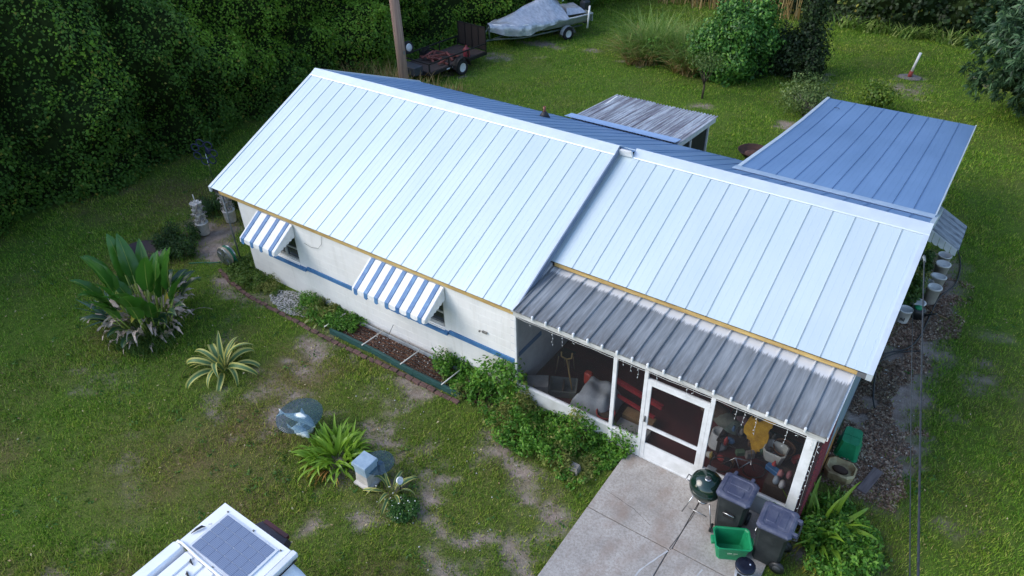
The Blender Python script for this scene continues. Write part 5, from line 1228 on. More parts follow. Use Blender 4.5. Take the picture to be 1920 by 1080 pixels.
for k, (x, y, c) in enumerate(((-.08, 0, (178, 120, 122)), (.06, .06, (150, 96, 104)), (-.1, -.18, (150, 164, 178)), (.02, -.22, (184, 188, 192)))): MB().lathe([(.03, 0), (.06, .05), (.05, .12), (.01, .16)], 9, (x, y, .4), squash=(1, 1.6)).build('shoe', M('shoe_%d' % k, c, tuple(q*.8 for q in c), .7), bgb)
crt = bar('carton', (14.9, .3, ZF), (15.35, .85, .45), M('carton_brown', (84, 70, 60), (66, 56, 50), .9)); tag(crt, 'brown carton under the shoes in the porch corner', 'box')
lm = thing('round_basket', (14.97, 1.12, .45), 'brown wicker basket behind the white plastic one', 'basket')
MB().lathe([(.14, 0), (.2, .18), (.21, .2), (.19, .2), (.12, .03), (.01, .03)], 16).build('bowl', M('wicker', (124, 86, 58), (92, 64, 46), .9, scale=20), lm); MB().tube([(.2*math.cos(q), 0, .2+.2*math.sin(q)) for q in [k*math.pi/8 for k in range(9)]], .01, 5).build('handle', M('wicker', (1, 1, 1)), lm)
# left part of the porch
tp = []; NX, NY = 14, 12
for i in range(NX):
    for j in range(NY):
        x = -.45+.9*i/(NX-1); y = -.45+.9*j/(NY-1); rr = max(abs(x), abs(y))
        z = .50-.5*max(0, rr-.30)/.15*.9+.035*math.sin(i*1.1+j*.6)+.03*math.sin(j*1.3+i*.3)
        tp.append((x, y, max(z, .02)))
cv = MB().add(tp, [(i*NY+j, (i+1)*NY+j, (i+1)*NY+j+1, i*NY+j+1) for i in range(NX-1) for j in range(NY-1)], True).build('dust_sheet', M('grey_sheet', (150, 156, 162), (124, 130, 138), .8, scale=3), None, (11.28, .60, ZF)); tag(cv, 'grey dust sheet thrown over a lump behind the left porch screen', 'dust sheet')
rp = thing('pot', (11.66, .28, ZF), 'red planter pot beside the middle porch post', 'pot')
MB().lathe([(.13, .05), (.19, .30), (.2, .34), (.18, .34), (.16, .27), (.01, .26)], 18).build('pot', M('pot_red', (168, 46, 40), (136, 36, 34), .6), rp); MB().lathe([(.2, 0), (.21, .05), (.18, .05), (.17, .02), (.01, .02)], 18).build('saucer', M('saucer_grey', (150, 148, 146), (130, 128, 126), .7), rp)
MB().lathe([(.16, .27), (.08, .31), (.01, .31)], 10).build('dry_soil', M('brown_soil', (1, 1, 1)), rp)
rd = MB().bbox((-.09, -.07, 0), (.09, .07, .3), .03).build('storage_can', M('can_orange', (190, 66, 48), (160, 54, 40), .5), None, (10.85, 1.0, .25)); tag(rd, 'orange-red can behind the grey dust sheet', 'can')
bx1 = thing('storage_crate', (10.45, .62, ZF), 'open grey crate on the left porch floor', 'crate', None, R(25))
MB().add([p for q in [crate_ring(.27, .2, 0, .02), crate_ring(.3, .23, .2, .02), crate_ring(.28, .21, .2, .02), crate_ring(.25, .18, .03, .02)] for p in q], [tuple(range(7, -1, -1)), tuple(range(24, 32))]+[(i*8+k, i*8+(k+1) % 8, i*8+8+(k+1) % 8, i*8+8+k) for i in range(3) for k in range(8)]).build('shell', M('crate_grey', (120, 122, 116), (100, 102, 98), .7), bx1)
tg_ = bar('divider', (-.02, -.2, .06), (.02, .2, .16), M('carton_brown', (1, 1, 1)), bx1)
bxl = MB().box((-.24, -.18, 0), (.24, .18, .34)).build('carton', M('carton_pale', (150, 146, 142), (124, 120, 118), .9), None, (10.0, .28, ZF)); bxl.rotation_euler[2] = R(30); tag(bxl, 'pale carton in the left front corner of the porch', 'box')
bk = thing('stool', (10.2, 1.15, ZF), 'small stool frame with a wooden broom leaning on it, left porch', 'stool')
for (x, y) in ((-.18, -.15), (.18, -.15), (-.14, .15), (.14, .15)): MB().tube([(x, y, 0), (x*.7, y*.7, .55)], .012, 6).build('leg', M('tool_wood', (1, 1, 1)), bk)
bar('seat', (-.16, -.14, .55), (.16, .14, .58), M('dark_wood', (1, 1, 1)), bk)
bm_ = MB(); bm_.tube([(10.62, .72, ZF), (10.32, .95, .72)], .016, 6); bm_.tube([(10.2, .93, .86), (10.2, .93, .74), (10.32, .95, .70), (10.43, .97, .76), (10.44, .98, .90)], .018, 6); tag(bm_.build('garden_fork', M('tool_yellow', (176, 142, 84), (146, 116, 66), .7)), 'yellow-handled forked tool leaning on the stool frame', 'tool')
plk = bar('porch_plank', (11.9, .55, ZF), (12.55, .8, .28), M('plank_tan', (140, 112, 76), (112, 90, 62), .8)); tag(plk, 'tan timber behind the narrow porch screen', 'plank')
foam = bar('foam_board', (11.9, .16, ZF), (12.58, .5, .22), M('foam_grey', (164, 166, 166), (140, 142, 142), .85)); tag(foam, 'pale slab lying behind the narrow porch screen', 'board')
rs = MB(); rs.box((-.6, -.04, 0), (.6, .04, .1)); rs.box((-.6, -.3, -.06), (.6, -.24, 0)); o = rs.build('red_bench', M('bench_red', (150, 36, 44), (120, 28, 36), .6), None, (12.0, 1.05, .45)); o.rotation_euler[2] = R(-10); tag(o, 'red metal bench back at the rear of the narrow porch screen', 'bench')
pst = bar('plywood_sheet', (11.6, 2.3, ZF), (12.3, 2.36, 1.5), M('panel_grey', (104, 108, 112), (84, 88, 92), .7)); tag(pst, 'grey panel leaning at the porch back wall', 'panel')

# --- icicle light string along the header
il = thing('icicle_lights', (9.7, -.12, 2.33), 'white icicle light string hanging along the porch header', 'string lights')
wire = MB(); bulbs = MB(); x = .05
wire.tube([(0.0, 0, .0)]+[(k*.3, -.004, -.01-.015*(k % 2)) for k in range(1, 20)]+[(5.9, 0, 0)], .004, 4)
while x < 5.85:
    n = rnd.choice([1, 2, 3, 3, 4, 5]); dx = rnd.uniform(-.02, .02)
    if rnd.random() < .6:
        wire.tube([(x, 0, 0), (x+dx, 0, -.09*n)], .0025, 3)
        for k in range(n):
            zz = -.06-.085*k+rnd.uniform(-.015, .015); a = rnd.uniform(-.9, .9)
            p = Vector((x+dx*k/n+rnd.uniform(-.012, .012), -.006, zz)); bulbs.tube([p, p+Vector((.03*math.sin(a), 0, -.03*math.cos(a)))], [.006, .0035], 5)
    x += rnd.uniform(.10, .24)
for k in range(14):
    p = Vector((5.87+rnd.uniform(-.02, .03), .0, -.1-.12*k)); bulbs.tube([p, p+Vector((rnd.uniform(-.03, .03), 0, -.03))], [.006, .0035], 5)
wire.tube([(5.88, 0, 0), (5.9, 0, -1.8)], .003, 3)
wire.build('wire', M('wire_white', (214, 214, 210), (196, 196, 192), .6), il); bulbs.build('bulbs', M('bulb_white', (236, 238, 240), (226, 228, 232), .25), il)['kind'] = 'stuff'

# small household clutter heaped on and round the low porch table
pcx = thing('porch_clutter', (14.5, 1.1, .45), 'jumble of small bottles, boxes and tins on the low porch table', 'clutter')
CLC = [(170, 60, 58), (196, 196, 190), (70, 110, 150), (120, 92, 66), (60, 66, 74), (160, 140, 70), (92, 120, 92), (186, 150, 150), (40, 42, 50), (134, 130, 126)]
for k in range(34):
    x, y = rnd.uniform(-.72, .75), rnd.uniform(-.5, .35); c = CLC[k % 10]; mm_ = M('clutter_%d' % (k % 10), c, tuple(q*.75 for q in c), .7); z = 0 if abs(y+.05) < .36 else -.36
    if k % 3 == 0: MB().lathe([(.04, 0), (.045, .12), (.02, .16), (.018, .2), (.004, .2)], 9, (x, y, z)).build('bottle', mm_, pcx)
    elif k % 3 == 1: MB().bbox((-.08, -.05, 0), (.08, .05, rnd.uniform(.06, .16)), .01, Matrix.Translation((x, y, z)) @ Matrix.Rotation(rnd.uniform(0, 3), 4, 'Z')).build('carton', mm_, pcx)
    else: MB().lathe([(.05, 0), (.075, .05), (.06, .1), (.01, .12)], 8, (x, y, z), squash=(1.4, .9)).build('cloth_bundle', mm_, pcx)

# ================================================================ VEGETATION
# ---- vine-smothered woods along the left and rear boundary
def thicket(name, mats, base_fn, a0, a1, prof, n, size, lump, seed, gap=.36, core=(120, 40), sparse=None, hs=lambda a: 1.0, lite=lambda P: 0.0):
    """prof: list of (depth outwards->back, height); base_fn(a, depth) -> x, y"""
    pd = np.array([p[0] for p in prof]); pz = np.array([p[1] for p in prof])
    cum = np.concatenate([[0], np.cumsum(np.hypot(np.diff(pd), np.diff(pz)))]); S = cum[-1]
    def surf(a, s, k=1.0):
        d_ = np.interp(s, cum, pd); z_ = np.interp(s, cum, pz)*hs(a); x_, y_ = base_fn(a, d_)
        P = np.stack([x_, y_, z_], 1)
        e = .3; d2 = np.interp(s+e, cum, pd)-np.interp(s-e, cum, pd); z2 = np.interp(s+e, cum, pz)-np.interp(s-e, cum, pz)
        l = np.hypot(d2, z2)+1e-9; ox, oy = base_fn(a, d_+1.0); out = np.stack([x_-ox, y_-oy, 0*x_], 1)
        nrm = out*(z2/l)[:, None]+np.array([0, 0, 1.])*(d2/l)[:, None]
        wp_ = P+(np.stack([fbm(P*.5, 61, 2), fbm(P*.5+9, 62, 2), fbm(P*.5+19, 63, 2)], 1)-.5)*1.6
        h = (domes(wp_, 3.0, seed)-.45)*lump*1.25+(domes(wp_, 1.15, seed+4)-.5)*lump*.5+(fbm(P*2.3, seed+9, 2)-.5)*lump*.35
        h = h*np.clip(z_/1.5+.25, 0, 1)
        P = P+nrm*(h*k)[:, None]; P[:, 2] = np.maximum(P[:, 2], .02)
        return P, nrm
    lb = LB()
    aa = a0+(a1-a0)*rng.random(n); ss = S*rng.random(n)**1.35
    if sparse is not None:
        kk = sparse(aa, ss, S); aa, ss = aa[kk], ss[kk]; n = len(aa)
    P, nr = surf(aa, ss); Pa, _ = surf(aa+.15, ss); Ps, _ = surf(aa, ss+.15)
    g = np.cross(Pa-P, Ps-P); g = unit(g); g = g*np.sign((g*nr).sum(1))[:, None]
    dn = fbm(P*1.6+3, seed+21, 2); keep = rng.random(n) < np.clip((dn-gap)*7+.25, .12, 1)
    P, g, dn, ss = P[keep], g[keep], dn[keep], ss[keep]
    P = P-g*(np.abs(rng.normal(size=len(P)))*.22)[:, None]+rng.normal(size=P.shape)*.07
    nn = unit(g*1.0+np.array([0, 0, .5])+rng.normal(size=P.shape)*.38)
    dist = np.linalg.norm(P-np.array(CAM), axis=1)
    sz = size*(.6+.7*rng.random(len(P)))*(.7+.014*dist)
    sel = (fbm(P*.28+50, seed+31, 2)+lite(P)+.25*(rng.random(len(P))-.5)); mi = np.where(sel > .56, 1, 0); mi = np.where(rng.random(len(P)) < .03, 2, mi)
    for k in range(3):
        q = mi == k
        if q.any(): lb.add(leaves(P[q], nn[q], sz[q], .72, .2, .45), k)
    # dark inner sheet: the shade behind the leaves put into its colour
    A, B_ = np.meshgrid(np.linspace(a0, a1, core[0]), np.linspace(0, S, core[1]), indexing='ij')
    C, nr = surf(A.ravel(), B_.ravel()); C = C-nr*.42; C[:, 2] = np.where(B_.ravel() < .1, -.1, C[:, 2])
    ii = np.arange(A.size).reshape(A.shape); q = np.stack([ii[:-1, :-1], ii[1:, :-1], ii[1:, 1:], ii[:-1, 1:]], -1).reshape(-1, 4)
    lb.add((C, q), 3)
    return lb.build(name, mats)
VINE = LEAF('vine_leaf', [(62, 98, 34), (74, 114, 40), (88, 128, 46), (100, 140, 52)], .6, .38, .9, .55)
VINE2 = LEAF('vine_leaf_light', [(96, 142, 40), (112, 156, 48), (126, 168, 54), (142, 180, 64)], .6, .4, .8, .6)
VYEL = LEAF('vine_leaf_yellow', [(124, 130, 46), (150, 142, 60), (112, 126, 48)], .6, .25, .3)
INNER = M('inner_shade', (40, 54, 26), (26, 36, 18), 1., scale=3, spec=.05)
DKL = LEAF('dark_leaf', [(28, 44, 24), (40, 60, 32), (52, 76, 38), (66, 92, 46)], .55, .25, .8, .4)
def left_base(a, d_): return -7.25-d_+.4*np.sin(a*.6)+.3*np.sin(a*1.7+1)+np.interp(a, [15, 18.5, 24, 31], [0, 1.5, 2.6, 4.2]), a
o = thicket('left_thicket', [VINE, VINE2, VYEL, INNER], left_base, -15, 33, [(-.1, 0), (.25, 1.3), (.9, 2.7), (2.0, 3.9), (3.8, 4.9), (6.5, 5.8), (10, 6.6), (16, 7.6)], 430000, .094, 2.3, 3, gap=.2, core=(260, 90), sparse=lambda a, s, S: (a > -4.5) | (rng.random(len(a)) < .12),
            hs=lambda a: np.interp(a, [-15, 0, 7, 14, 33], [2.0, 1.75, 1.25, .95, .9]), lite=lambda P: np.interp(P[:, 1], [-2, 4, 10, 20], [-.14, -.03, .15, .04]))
tag(o, 'dense vine-smothered woods along the left boundary', 'woods', kind='stuff')
def rear_base(a, d_): return a, 31.6+d_+.4*np.sin(a*.5)-.03*a
o = thicket('rear_thicket', [DKL, DKL, VYEL, INNER], rear_base, -9, 26, [(-.1, 0), (.1, 1.8), (.5, 4.0), (1.6, 6.2), (4, 8.0), (9, 9.0)], 44000, .17, 1.0, 8, core=(110, 36), sparse=lambda a, s, S: s < S*.75)  # shade along the back boundary put into darker leaf colour
tag(o, 'dark hedge of woods along the back boundary', 'woods', kind='stuff')

# ---- blades (reeds, rushes, weeds): tapered upright strips
def blades(base, L, w, lean, droop, seg=4, dirs=None):
    N = len(base); a = rng.random(N)*6.283 if dirs is None else dirs; o_ = np.stack([np.cos(a), np.sin(a), 0*a], 1); sd_ = np.stack([-np.sin(a), np.cos(a), 0*a], 1)
    rows = []
    for k in range(seg+1):
        q = k/seg; p = base+o_*(L*(lean*q+droop*q*q))[:, None]+np.array([0, 0, 1.])*(L*(q-.45*droop*q*q*q))[:, None]
        ww = (w*(1-.92*q**1.6))[:, None]; rows.append(np.stack([p-sd_*ww, p+sd_*ww], 1))
    v = np.stack(rows, 1).reshape(-1, 3); n2 = 2*(seg+1)
    fq = np.array([(2*k, 2*k+1, 2*k+3, 2*k+2) for k in range(seg)])
    return v, (fq[None]+(np.arange(N)*n2)[:, None, None]).reshape(-1, 4)
def scatter(n, cx, cy, rx, ry, z=0.): 
    q = rng.random(n)*6.283; k = np.sqrt(rng.random(n)); return np.stack([cx+rx*k*np.cos(q), cy+ry*k*np.sin(q), np.full(n, z)], 1)
GB = LEAF('reed_green', [(88, 124, 52), (112, 148, 64), (138, 166, 82), (166, 178, 110)], .6, .35, .4); RB = LEAF('reed_dry', [(150, 124, 74), (176, 148, 96), (194, 170, 120), (128, 104, 64)], .8, .25, .4)
MND = LEAF('mound_leaf', [(46, 90, 38), (64, 116, 48), (88, 140, 58), (122, 166, 70)], .45, .25, .8, .7)
# tall reed clump on the back lawn
lb = LB()
def arr(n, lo, hi): return lo+(hi-lo)*rng.random(n)
cxr, cyr = 3.0, 21.2
for k in range(26):
    dx, dy = rnd.uniform(-1.5, 2.3), rnd.uniform(-.8, .9); n = 120; h = rnd.uniform(1.0, 2.1)*(1.1 if dy > -.2 else .85)
    lb.add(blades(scatter(n, dx, dy, .34, .34), arr(n, h*.55, h*1.1), np.full(n, .026), arr(n, .05, .7), arr(n, .1, 1.0)), 0)
    m2 = 70 if dy < .15 else 16; lb.add(blades(scatter(m2, dx, dy-.15, .35, .3), arr(m2, h*.35, h*.8), np.full(m2, .026), arr(m2, .15, .6), arr(m2, .3, 1.0)), 1)
for k in range(9): lb.add(blob((rnd.uniform(-.6, 2.4), rnd.uniform(-.3, .8), rnd.uniform(.3, .7)), (.55, .5, .55), 420, .12, k+30, .5, .8, flat=-.9), 2)
rc = thing('reed_clump', (cxr, cyr, 0), 'tall reed clump with tan dry skirts on the back lawn', 'reeds')
lb.build('reeds', [GB, RB, MND], rc)
# dry reeds at the back edge
lb = LB()
for k in range(14):
    x = -2.2+k*.62; n = 16; lb.add(blades(scatter(n, x, 30.6+.25*math.sin(k*2.1), .5, .5), arr(n, .9, 2.0), np.full(n, .03), arr(n, .05, .35), arr(n, .0, .3)), 1)
tag(lb.build('dry_reeds', [GB, RB]), 'dead brown reeds standing at the foot of the rear woods', 'reeds', kind='stuff')
# ferns / low growth at the rear edge
lb = LB()
for k in range(26):
    x = 8.5+k*.27; n = 22; lb.add(blades(scatter(n, x, 30.6+.2*math.sin(k), .4, .4), arr(n, .35, .85), np.full(n, .04), arr(n, .3, .9), arr(n, .2, .7)), 0)
tag(lb.build('fern_fringe', [GB]), 'pale green fern fringe in front of the rear hedge', 'ferns', kind='stuff')
def trunk(par, pts, rads, m_=None, name='trunk'): return MB().tube(pts, rads, 10).build(name, m_ or M('bark', (92, 80, 66), (64, 56, 48), .95, scale=6, stretch=(3, 3, .6), bump=.8, bscale=12), par)
def bush(name, loc, label, cat, blobs, mats, stems=5, h=1., par=None):
    t_ = thing(name, loc, label, cat); lb = LB()
    for i, (c, rad, n, sz, mi) in enumerate(blobs): lb.add(blob(c, rad, n, sz, i+3, lump=.6, shell=.75, freq=1.7, flat=-.95), mi)
    lb.build('foliage', mats, t_)
    for k in range(stems):
        q = k*2.4; p = Vector((.12*math.cos(q), .12*math.sin(q), 0)); trunk(t_, [p, p*2+Vector((0, 0, h*.45)), p*4+Vector((0, 0, h*.85))], [.03, .022, .008], None, 'stem')
    return t_
bush('vine_mound', (6.3, 20.9, 0), 'tall bright green vine-covered mound beside the reeds', 'bush', [((.0, .2, 1.3), (1.35, 1.2, 1.75), 10000, .14, 0), ((-1.0, .0, .7), (1.0, 1.0, 1.1), 5000, .14, 0), ((.6, .8, 1.7), (1.15, 1.0, 1.6), 6000, .14, 0), ((-.1, -.5, .7), (1.0, .8, 1.0), 4000, .14, 0), ((-1.6, .4, .6), (.8, .8, .9), 2500, .13, 0), ((-.5, -.6, 1.5), (.6, .6, .65), 1500, .13, 0), ((.5, -.3, 2.2), (.6, .6, .6), 1400, .13, 0), ((.9, .5, 2.6), (.65, .6, .6), 1400, .13, 0), ((-.3, .3, 2.5), (.6, .6, .6), 1300, .13, 0), ((.6, -.7, .9), (.6, .6, .7), 1400, .13, 0), ((-1.1, -.4, 1.2), (.55, .55, .5), 1200, .13, 0), ((.2, .3, 1.2), (.9, .8, 1.3), 1500, .2, 1), ((-.7, -.0, .6), (.7, .6, .7), 700, .2, 1)], [MND, INNER], 5, 2.2)
vt = bush('vine_tree', (8.75, 23.2, 0), 'dark ivy-wrapped tree trunk rising out of a dim bush', 'tree', [((-1.9, -1.3, .5), (.9, .8, .9), 2200, .12, 0), ((.5, -.9, .5), (.7, .7, .8), 1500, .12, 0), ((-1.2, -.7, .7), (1.2, 1.0, 1.2), 4200, .13, 0), ((-.4, -.5, .8), (1.1, 1.0, 1.3), 4200, .13, 0), ((.3, -.3, .9), (.8, .8, 1.4), 3000, .13, 0), ((0, 0, 2.5), (.55, .55, 2.4), 3200, .14, 0), ((-.1, 0, 5.5), (1.6, 1.5, 1.8), 3500, .2, 0), ((-.3, -.4, .7), (.8, .8, .9), 1200, .2, 1)], [DKL, INNER], 3, 1.5)
trunk(vt, [(0, 0, 0), (.05, 0, 2), (-.1, .1, 4.5), (0, 0, 6.5)], [.26, .2, .16, .08])
sap = thing('sapling', (6.33, 18.05, 0), 'small thin-trunked sapling on the back lawn in front of the vine mound', 'tree')
trunk(sap, [(0, 0, 0), (.02, .02, .5), (-.05, .0, 1.1)], [.045, .035, .02])
for q, (x, y, z) in enumerate(((.45, .1, 1.6), (-.5, .05, 1.5), (.1, .4, 1.8), (-.1, -.4, 1.6))): trunk(sap, [(0, 0, .6), (x*.5, y*.5, 1.1), (x, y, z)], [.025, .016, .006], None, 'limb')
LB().add(blob((0, 0, 1.35), (.75, .7, .62), 900, .09, 4, .5, .9, freq=2.2)).build('crown', [LEAF('sapling_leaf', [(58, 88, 36), (84, 112, 48), (112, 134, 66)], .5, .35, .5)], sap)
tw = M('bare_twig', (150, 144, 134), (116, 110, 100), .9)
def twigs(par, n, c, spread, m_=tw, L=(.6, 1.2), z0=.15):
    mb = MB()
    for k in range(n):
        q = rnd.uniform(0, 6.28); l = rnd.uniform(*L); p = Vector(c)+Vector((rnd.uniform(-.2, .2), rnd.uniform(-.2, .2), z0)); d_ = Vector((math.cos(q)*spread, math.sin(q)*spread, rnd.uniform(.3, 1.)))
        a = p+d_*l*.5+Vector((0, 0, .1)); b2 = p+d_*l; mb.tube([p, a, b2], [.012, .008, .003], 4)
        for j in range(2): e_ = a+Vector((rnd.uniform(-.3, .3), rnd.uniform(-.3, .3), rnd.uniform(0, .35))); mb.tube([a, e_], [.006, .002], 3)
    mb.build('twigs', m_, par)
sb_ = bush('twiggy_shrub', (10.35, 18.4, 0), 'grey twiggy shrub with sparse leaves at the carport corner', 'shrub', [((0, 0, .8), (1.15, 1.0, .85), 2600, .09, 0), ((-.3, .2, .6), (.8, .8, .6), 900, .09, 0)], [LEAF('shrub_leaf', [(66, 92, 46), (92, 118, 62), (124, 142, 88)], .6, .3, .5)], 5, 1.2)
twigs(sb_, 34, (.2, -.2, 0), .9)
bush('small_bush', (12.35, 20.3, 0), 'small yellow-green bush just beyond the carport roof', 'bush', [((0, 0, .55), (.75, .6, .6), 1500, .11, 0)], [LEAF('citrus_leaf', [(62, 96, 28), (92, 122, 38), (128, 146, 56)], .45, .3, .4)], 4, .7)
# big broadleaf tree on the right
bt_ = thing('broadleaf_tree', (18.3, 21.9, 0), 'dark broadleaf tree with drooping leaf whorls at the right edge', 'tree')
trunk(bt_, [(0, 0, -.1), (.1, 0, 2.0), (0, .1, 4.6), (.1, 0, 6.5)], [.32, .26, .18, .08])
for q in range(7):
    a = q*.9; z = 1.2+.6*q; trunk(bt_, [(0, 0, z), (1.2*math.cos(a), 1.2*math.sin(a), z+.5), (2.4*math.cos(a), 2.4*math.sin(a), z+.4)], [.1, .06, .02], None, 'limb')
n = 4600; d_ = unit(rng.normal(size=(n, 3))); rr = 1+.55*(fbm(d_*2.6+7, 9)-.5)*2
cc = np.array([0, 0, 3.9])+d_*(rr*(.62+.4*rng.random(n)))[:, None]*np.array([3.4, 2.8, 4.4]); ok = cc[:, 2] > .25; cc, d_ = cc[ok], d_[ok]
K = 15; ce = np.repeat(cc, K, 0); dn = np.repeat(d_, K, 0); rad = unit(rng.normal(size=ce.shape)+dn*.6); ll = .17+.15*rng.random(len(ce))
t_ = unit(rad+np.array([0, 0, -.35])); b_ = unit(np.cross(t_, dn+rng.normal(size=ce.shape)*.2)); nn_ = np.cross(b_, t_); W_ = .036
v = np.stack([ce+t_*.03, ce+t_*(ll*.5)[:, None]+b_*W_+nn_*.01, ce+t_*ll[:, None]-np.array([0, 0, .05]), ce+t_*(ll*.5)[:, None]-b_*W_+nn_*.01], 1).reshape(-1, 3)
lb = LB().add((v, np.arange(len(v)).reshape(-1, 4)), 0); lb.add(blob((0, 0, 4.0), (2.3, 1.9, 3.5), 2600, .3, 5, .4, .6, flat=-.9), 1)
lb.build('crown', [LEAF('whorl_leaf', [(36, 62, 44), (52, 82, 58), (74, 106, 76), (100, 132, 92)], .42, .25, .7, .5), INNER], bt_)
# undergrowth by the pole and trailer
lb = LB()
for (x, y, n, h) in ((-4.3, 11.6, 120, 1.2), (-3.6, 12.6, 90, .9), (-5.2, 12.2, 160, 1.4), (-6.2, 11.5, 200, 1.5), (-2.6, 13.0, 80, .7)):
    lb.add(blades(scatter(n, x, y, .6, .5), arr(n, h*.5, h), np.full(n, .012), arr(n, .1, .5), arr(n, .0, .5)), 1); lb.add(blades(scatter(n//2, x, y, .6, .5), arr(n//2, h*.3, h*.7), np.full(n//2, .03), arr(n//2, .2, .6), arr(n//2, .1, .6)), 0)
tag(lb.build('dry_weeds', [GB, RB]), 'dry weed stalks round the pole foot and trailer tongue', 'weeds', kind='stuff')

# ---- large strap / paddle leaves: each leaf an object
def strap(L, W, bend, rise, seg=8, cross=3, fold=.25, taper=1.5, stripes=None, tipw=.04, twist=0., wav=0.):
    """leaf along +x from the origin, rising then bending over"""
    mb = MB(); ang = rise; p = Vector((0, 0, 0)); rows = []
    for k in range(seg+1):
        q = k/seg; w = W*max(tipw, (1-q**taper)**.8)*(.55+.45*min(1, q*4)); t_ = Vector((math.cos(ang), 0, math.sin(ang))); n_ = Vector((-math.sin(ang), 0, math.cos(ang))); tw_ = twist*q
        row = []
        for j in range(cross):
            s = (j/(cross-1))*2-1; y = s*w*.5; up = abs(s)*w*.5*fold+wav*w*math.sin(k*2.1+s*2)*abs(s)
            row.append(p+Vector((0, math.cos(tw_)*y, 0))+n_*(up+math.sin(tw_)*y))
        rows.append(row); p = p+t_*(L/seg); ang -= bend/seg*(.4+1.2*q)
    vs = [v_ for r_ in rows for v_ in r_]; o0 = len(mb.v)
    for i in range(seg):
        for j in range(cross-1):
            mb.mi = (1 if stripes and j in stripes else 0)
            if i == 0 and j == 0: mb.add(vs, [], False)
            mb.f.append((o0+i*cross+j, o0+(i+1)*cross+j, o0+(i+1)*cross+j+1, o0+i*cross+j+1)); mb.m.append(mb.mi); mb.sm.append(True)
    return mb
def place(name, me, par, q, off=.03, s=1., tilt=0., z=0., roll=.4):
    o = link(name, me, par, (off*math.cos(q), off*math.sin(q), z)); o.rotation_euler = (rnd.uniform(-roll, roll), -tilt+rnd.uniform(-.35, .35)*roll, q); o.scale = (s*rnd.uniform(.85, 1.1), s*rnd.uniform(.8, 1.15), s); return o
# bird-of-paradise clump
bop = thing('bird_of_paradise', (.75, -2.95, 0), 'big broad-leaved clump with shrivelled grey-brown dead leaves', 'plant'); bop.scale = (1.0, 1.0, 1.12)
BG_ = LEAF('paddle_leaf', [(46, 90, 30), (66, 116, 40), (90, 140, 50)], .3, .25, .5, 1.2, .6); BGD = LEAF('paddle_leaf_dark', [(30, 56, 40), (42, 72, 50), (54, 88, 56)], .35, .15, .6, 1.2, .6); RIB = M('leaf_midrib', (150, 168, 74), (130, 150, 66), .5); DEAD = LEAF('dead_leaf', [(120, 106, 102), (156, 142, 136), (186, 172, 166), (136, 116, 100)], .9, .1, .5, 4); YLW = LEAF('yellow_leaf', [(178, 166, 44), (150, 150, 50), (190, 160, 80)], .6, .2, .3)
def paddle(L, W, bend, rise, mat, stalk):
    mb = MB(); ca, sa_ = math.cos(rise), math.sin(rise); mb.mi = 2
    mb.tube([(0, 0, 0), (stalk*.5*ca, 0, stalk*.5*sa_), (stalk*ca, 0, stalk*sa_)], [.022, .018, .013], 6)
    s = strap(L, W, bend, rise, 9, 5, .32, 2.2, None, .05, 0, .05); o_ = Vector((stalk*ca, 0, stalk*sa_))
    k0 = len(mb.v); mb.v += [tuple(Vector(p)+o_) for p in s.v]; mb.f += [tuple(i+k0 for i in q) for q in s.f]; mb.m += [0]*len(s.f); mb.sm += [True]*len(s.f)
    # midrib
    mid = [Vector(s.v[i*5+2])+o_+Vector((0, 0, .006)) for i in range(9)]; mb.mi = 1; mb.tube(mid, [.011*(1-.09*i) for i in range(9)], 5)
    return mb.mesh('leaf', [mat, RIB, RIB])
pad = [paddle(.85, .42, .5, R(74), BG_, .9), paddle(.78, .38, .9, R(60), BG_, .8), paddle(.8, .34, 1.2, R(48), BGD, .7), paddle(.7, .30, 1.3, R(36), BGD, .6), paddle(.72, .36, .6, R(66), BG_, .7)]
for k in range(52):
    q = k*2.399; v_ = k % 5; rr = .06+.5*math.sqrt((k+.5)/52)
    place('leaf', pad[v_ if k > 12 else (0, 1, 4)[k % 3]], bop, q+rnd.uniform(-.3, .3), rr, rnd.uniform(.8, 1.2), rnd.uniform(-.02, .16), rnd.uniform(0, .1), .18)
dl = [strap(rnd.uniform(.45, .8), rnd.uniform(.10, .18), rnd.uniform(2.2, 3.0), R(55), 8, 4, .5, 1.6, None, .2, rnd.uniform(-2, 2), .35).mesh('dead_leaf', DEAD) for k in range(6)]
for k in range(78):
    q = k*2.399+.7; place('dead_leaf', dl[k % 6], bop, q, .3+.65*rnd.random(), rnd.uniform(.7, 1.25), rnd.uniform(-.2, .2), rnd.uniform(.02, .5))
yl = strap(.5, .2, 1.6, R(40), 8, 4, .2, 1.8, None, .1, .5, .1).mesh('yellow_leaf', YLW)
for q, z in ((-2.2, .45), (-2.0, .35), (-.9, .6), (1.2, .5)): place('yellow_leaf', yl, bop, q, .45, 1., 0, z)
lb = LB(); n = 700; lb.add(blades(scatter(n, .25, -.35, .95, .7), arr(n, .25, .7), np.full(n, .007), arr(n, .2, .8), arr(n, .2, .7)), 0); lb.build('weeds', [LEAF('weed_grass', [(44, 76, 30), (66, 100, 40), (92, 122, 56)], .6, .3, .5)], bop)['kind'] = 'stuff'
# blue-green yucca-like fan on the clump's left
yu = thing('yucca', (-.35, -3.35, 0), 'blue-green spiky rosette at the left of the broad-leaved clump', 'plant')
ys = [strap(l, .07, .5, R(a), 6, 3, .4, 1.8).mesh('leaf', LEAF('yucca_leaf', [(58, 88, 78), (76, 106, 92), (92, 124, 108)], .5, .1, .4)) for l, a in ((.9, 66), (.85, 48), (.8, 30))]
for k in range(26): place('leaf', ys[k % 3], yu, k*2.399, .04, rnd.uniform(.85, 1.1), 0, .02)
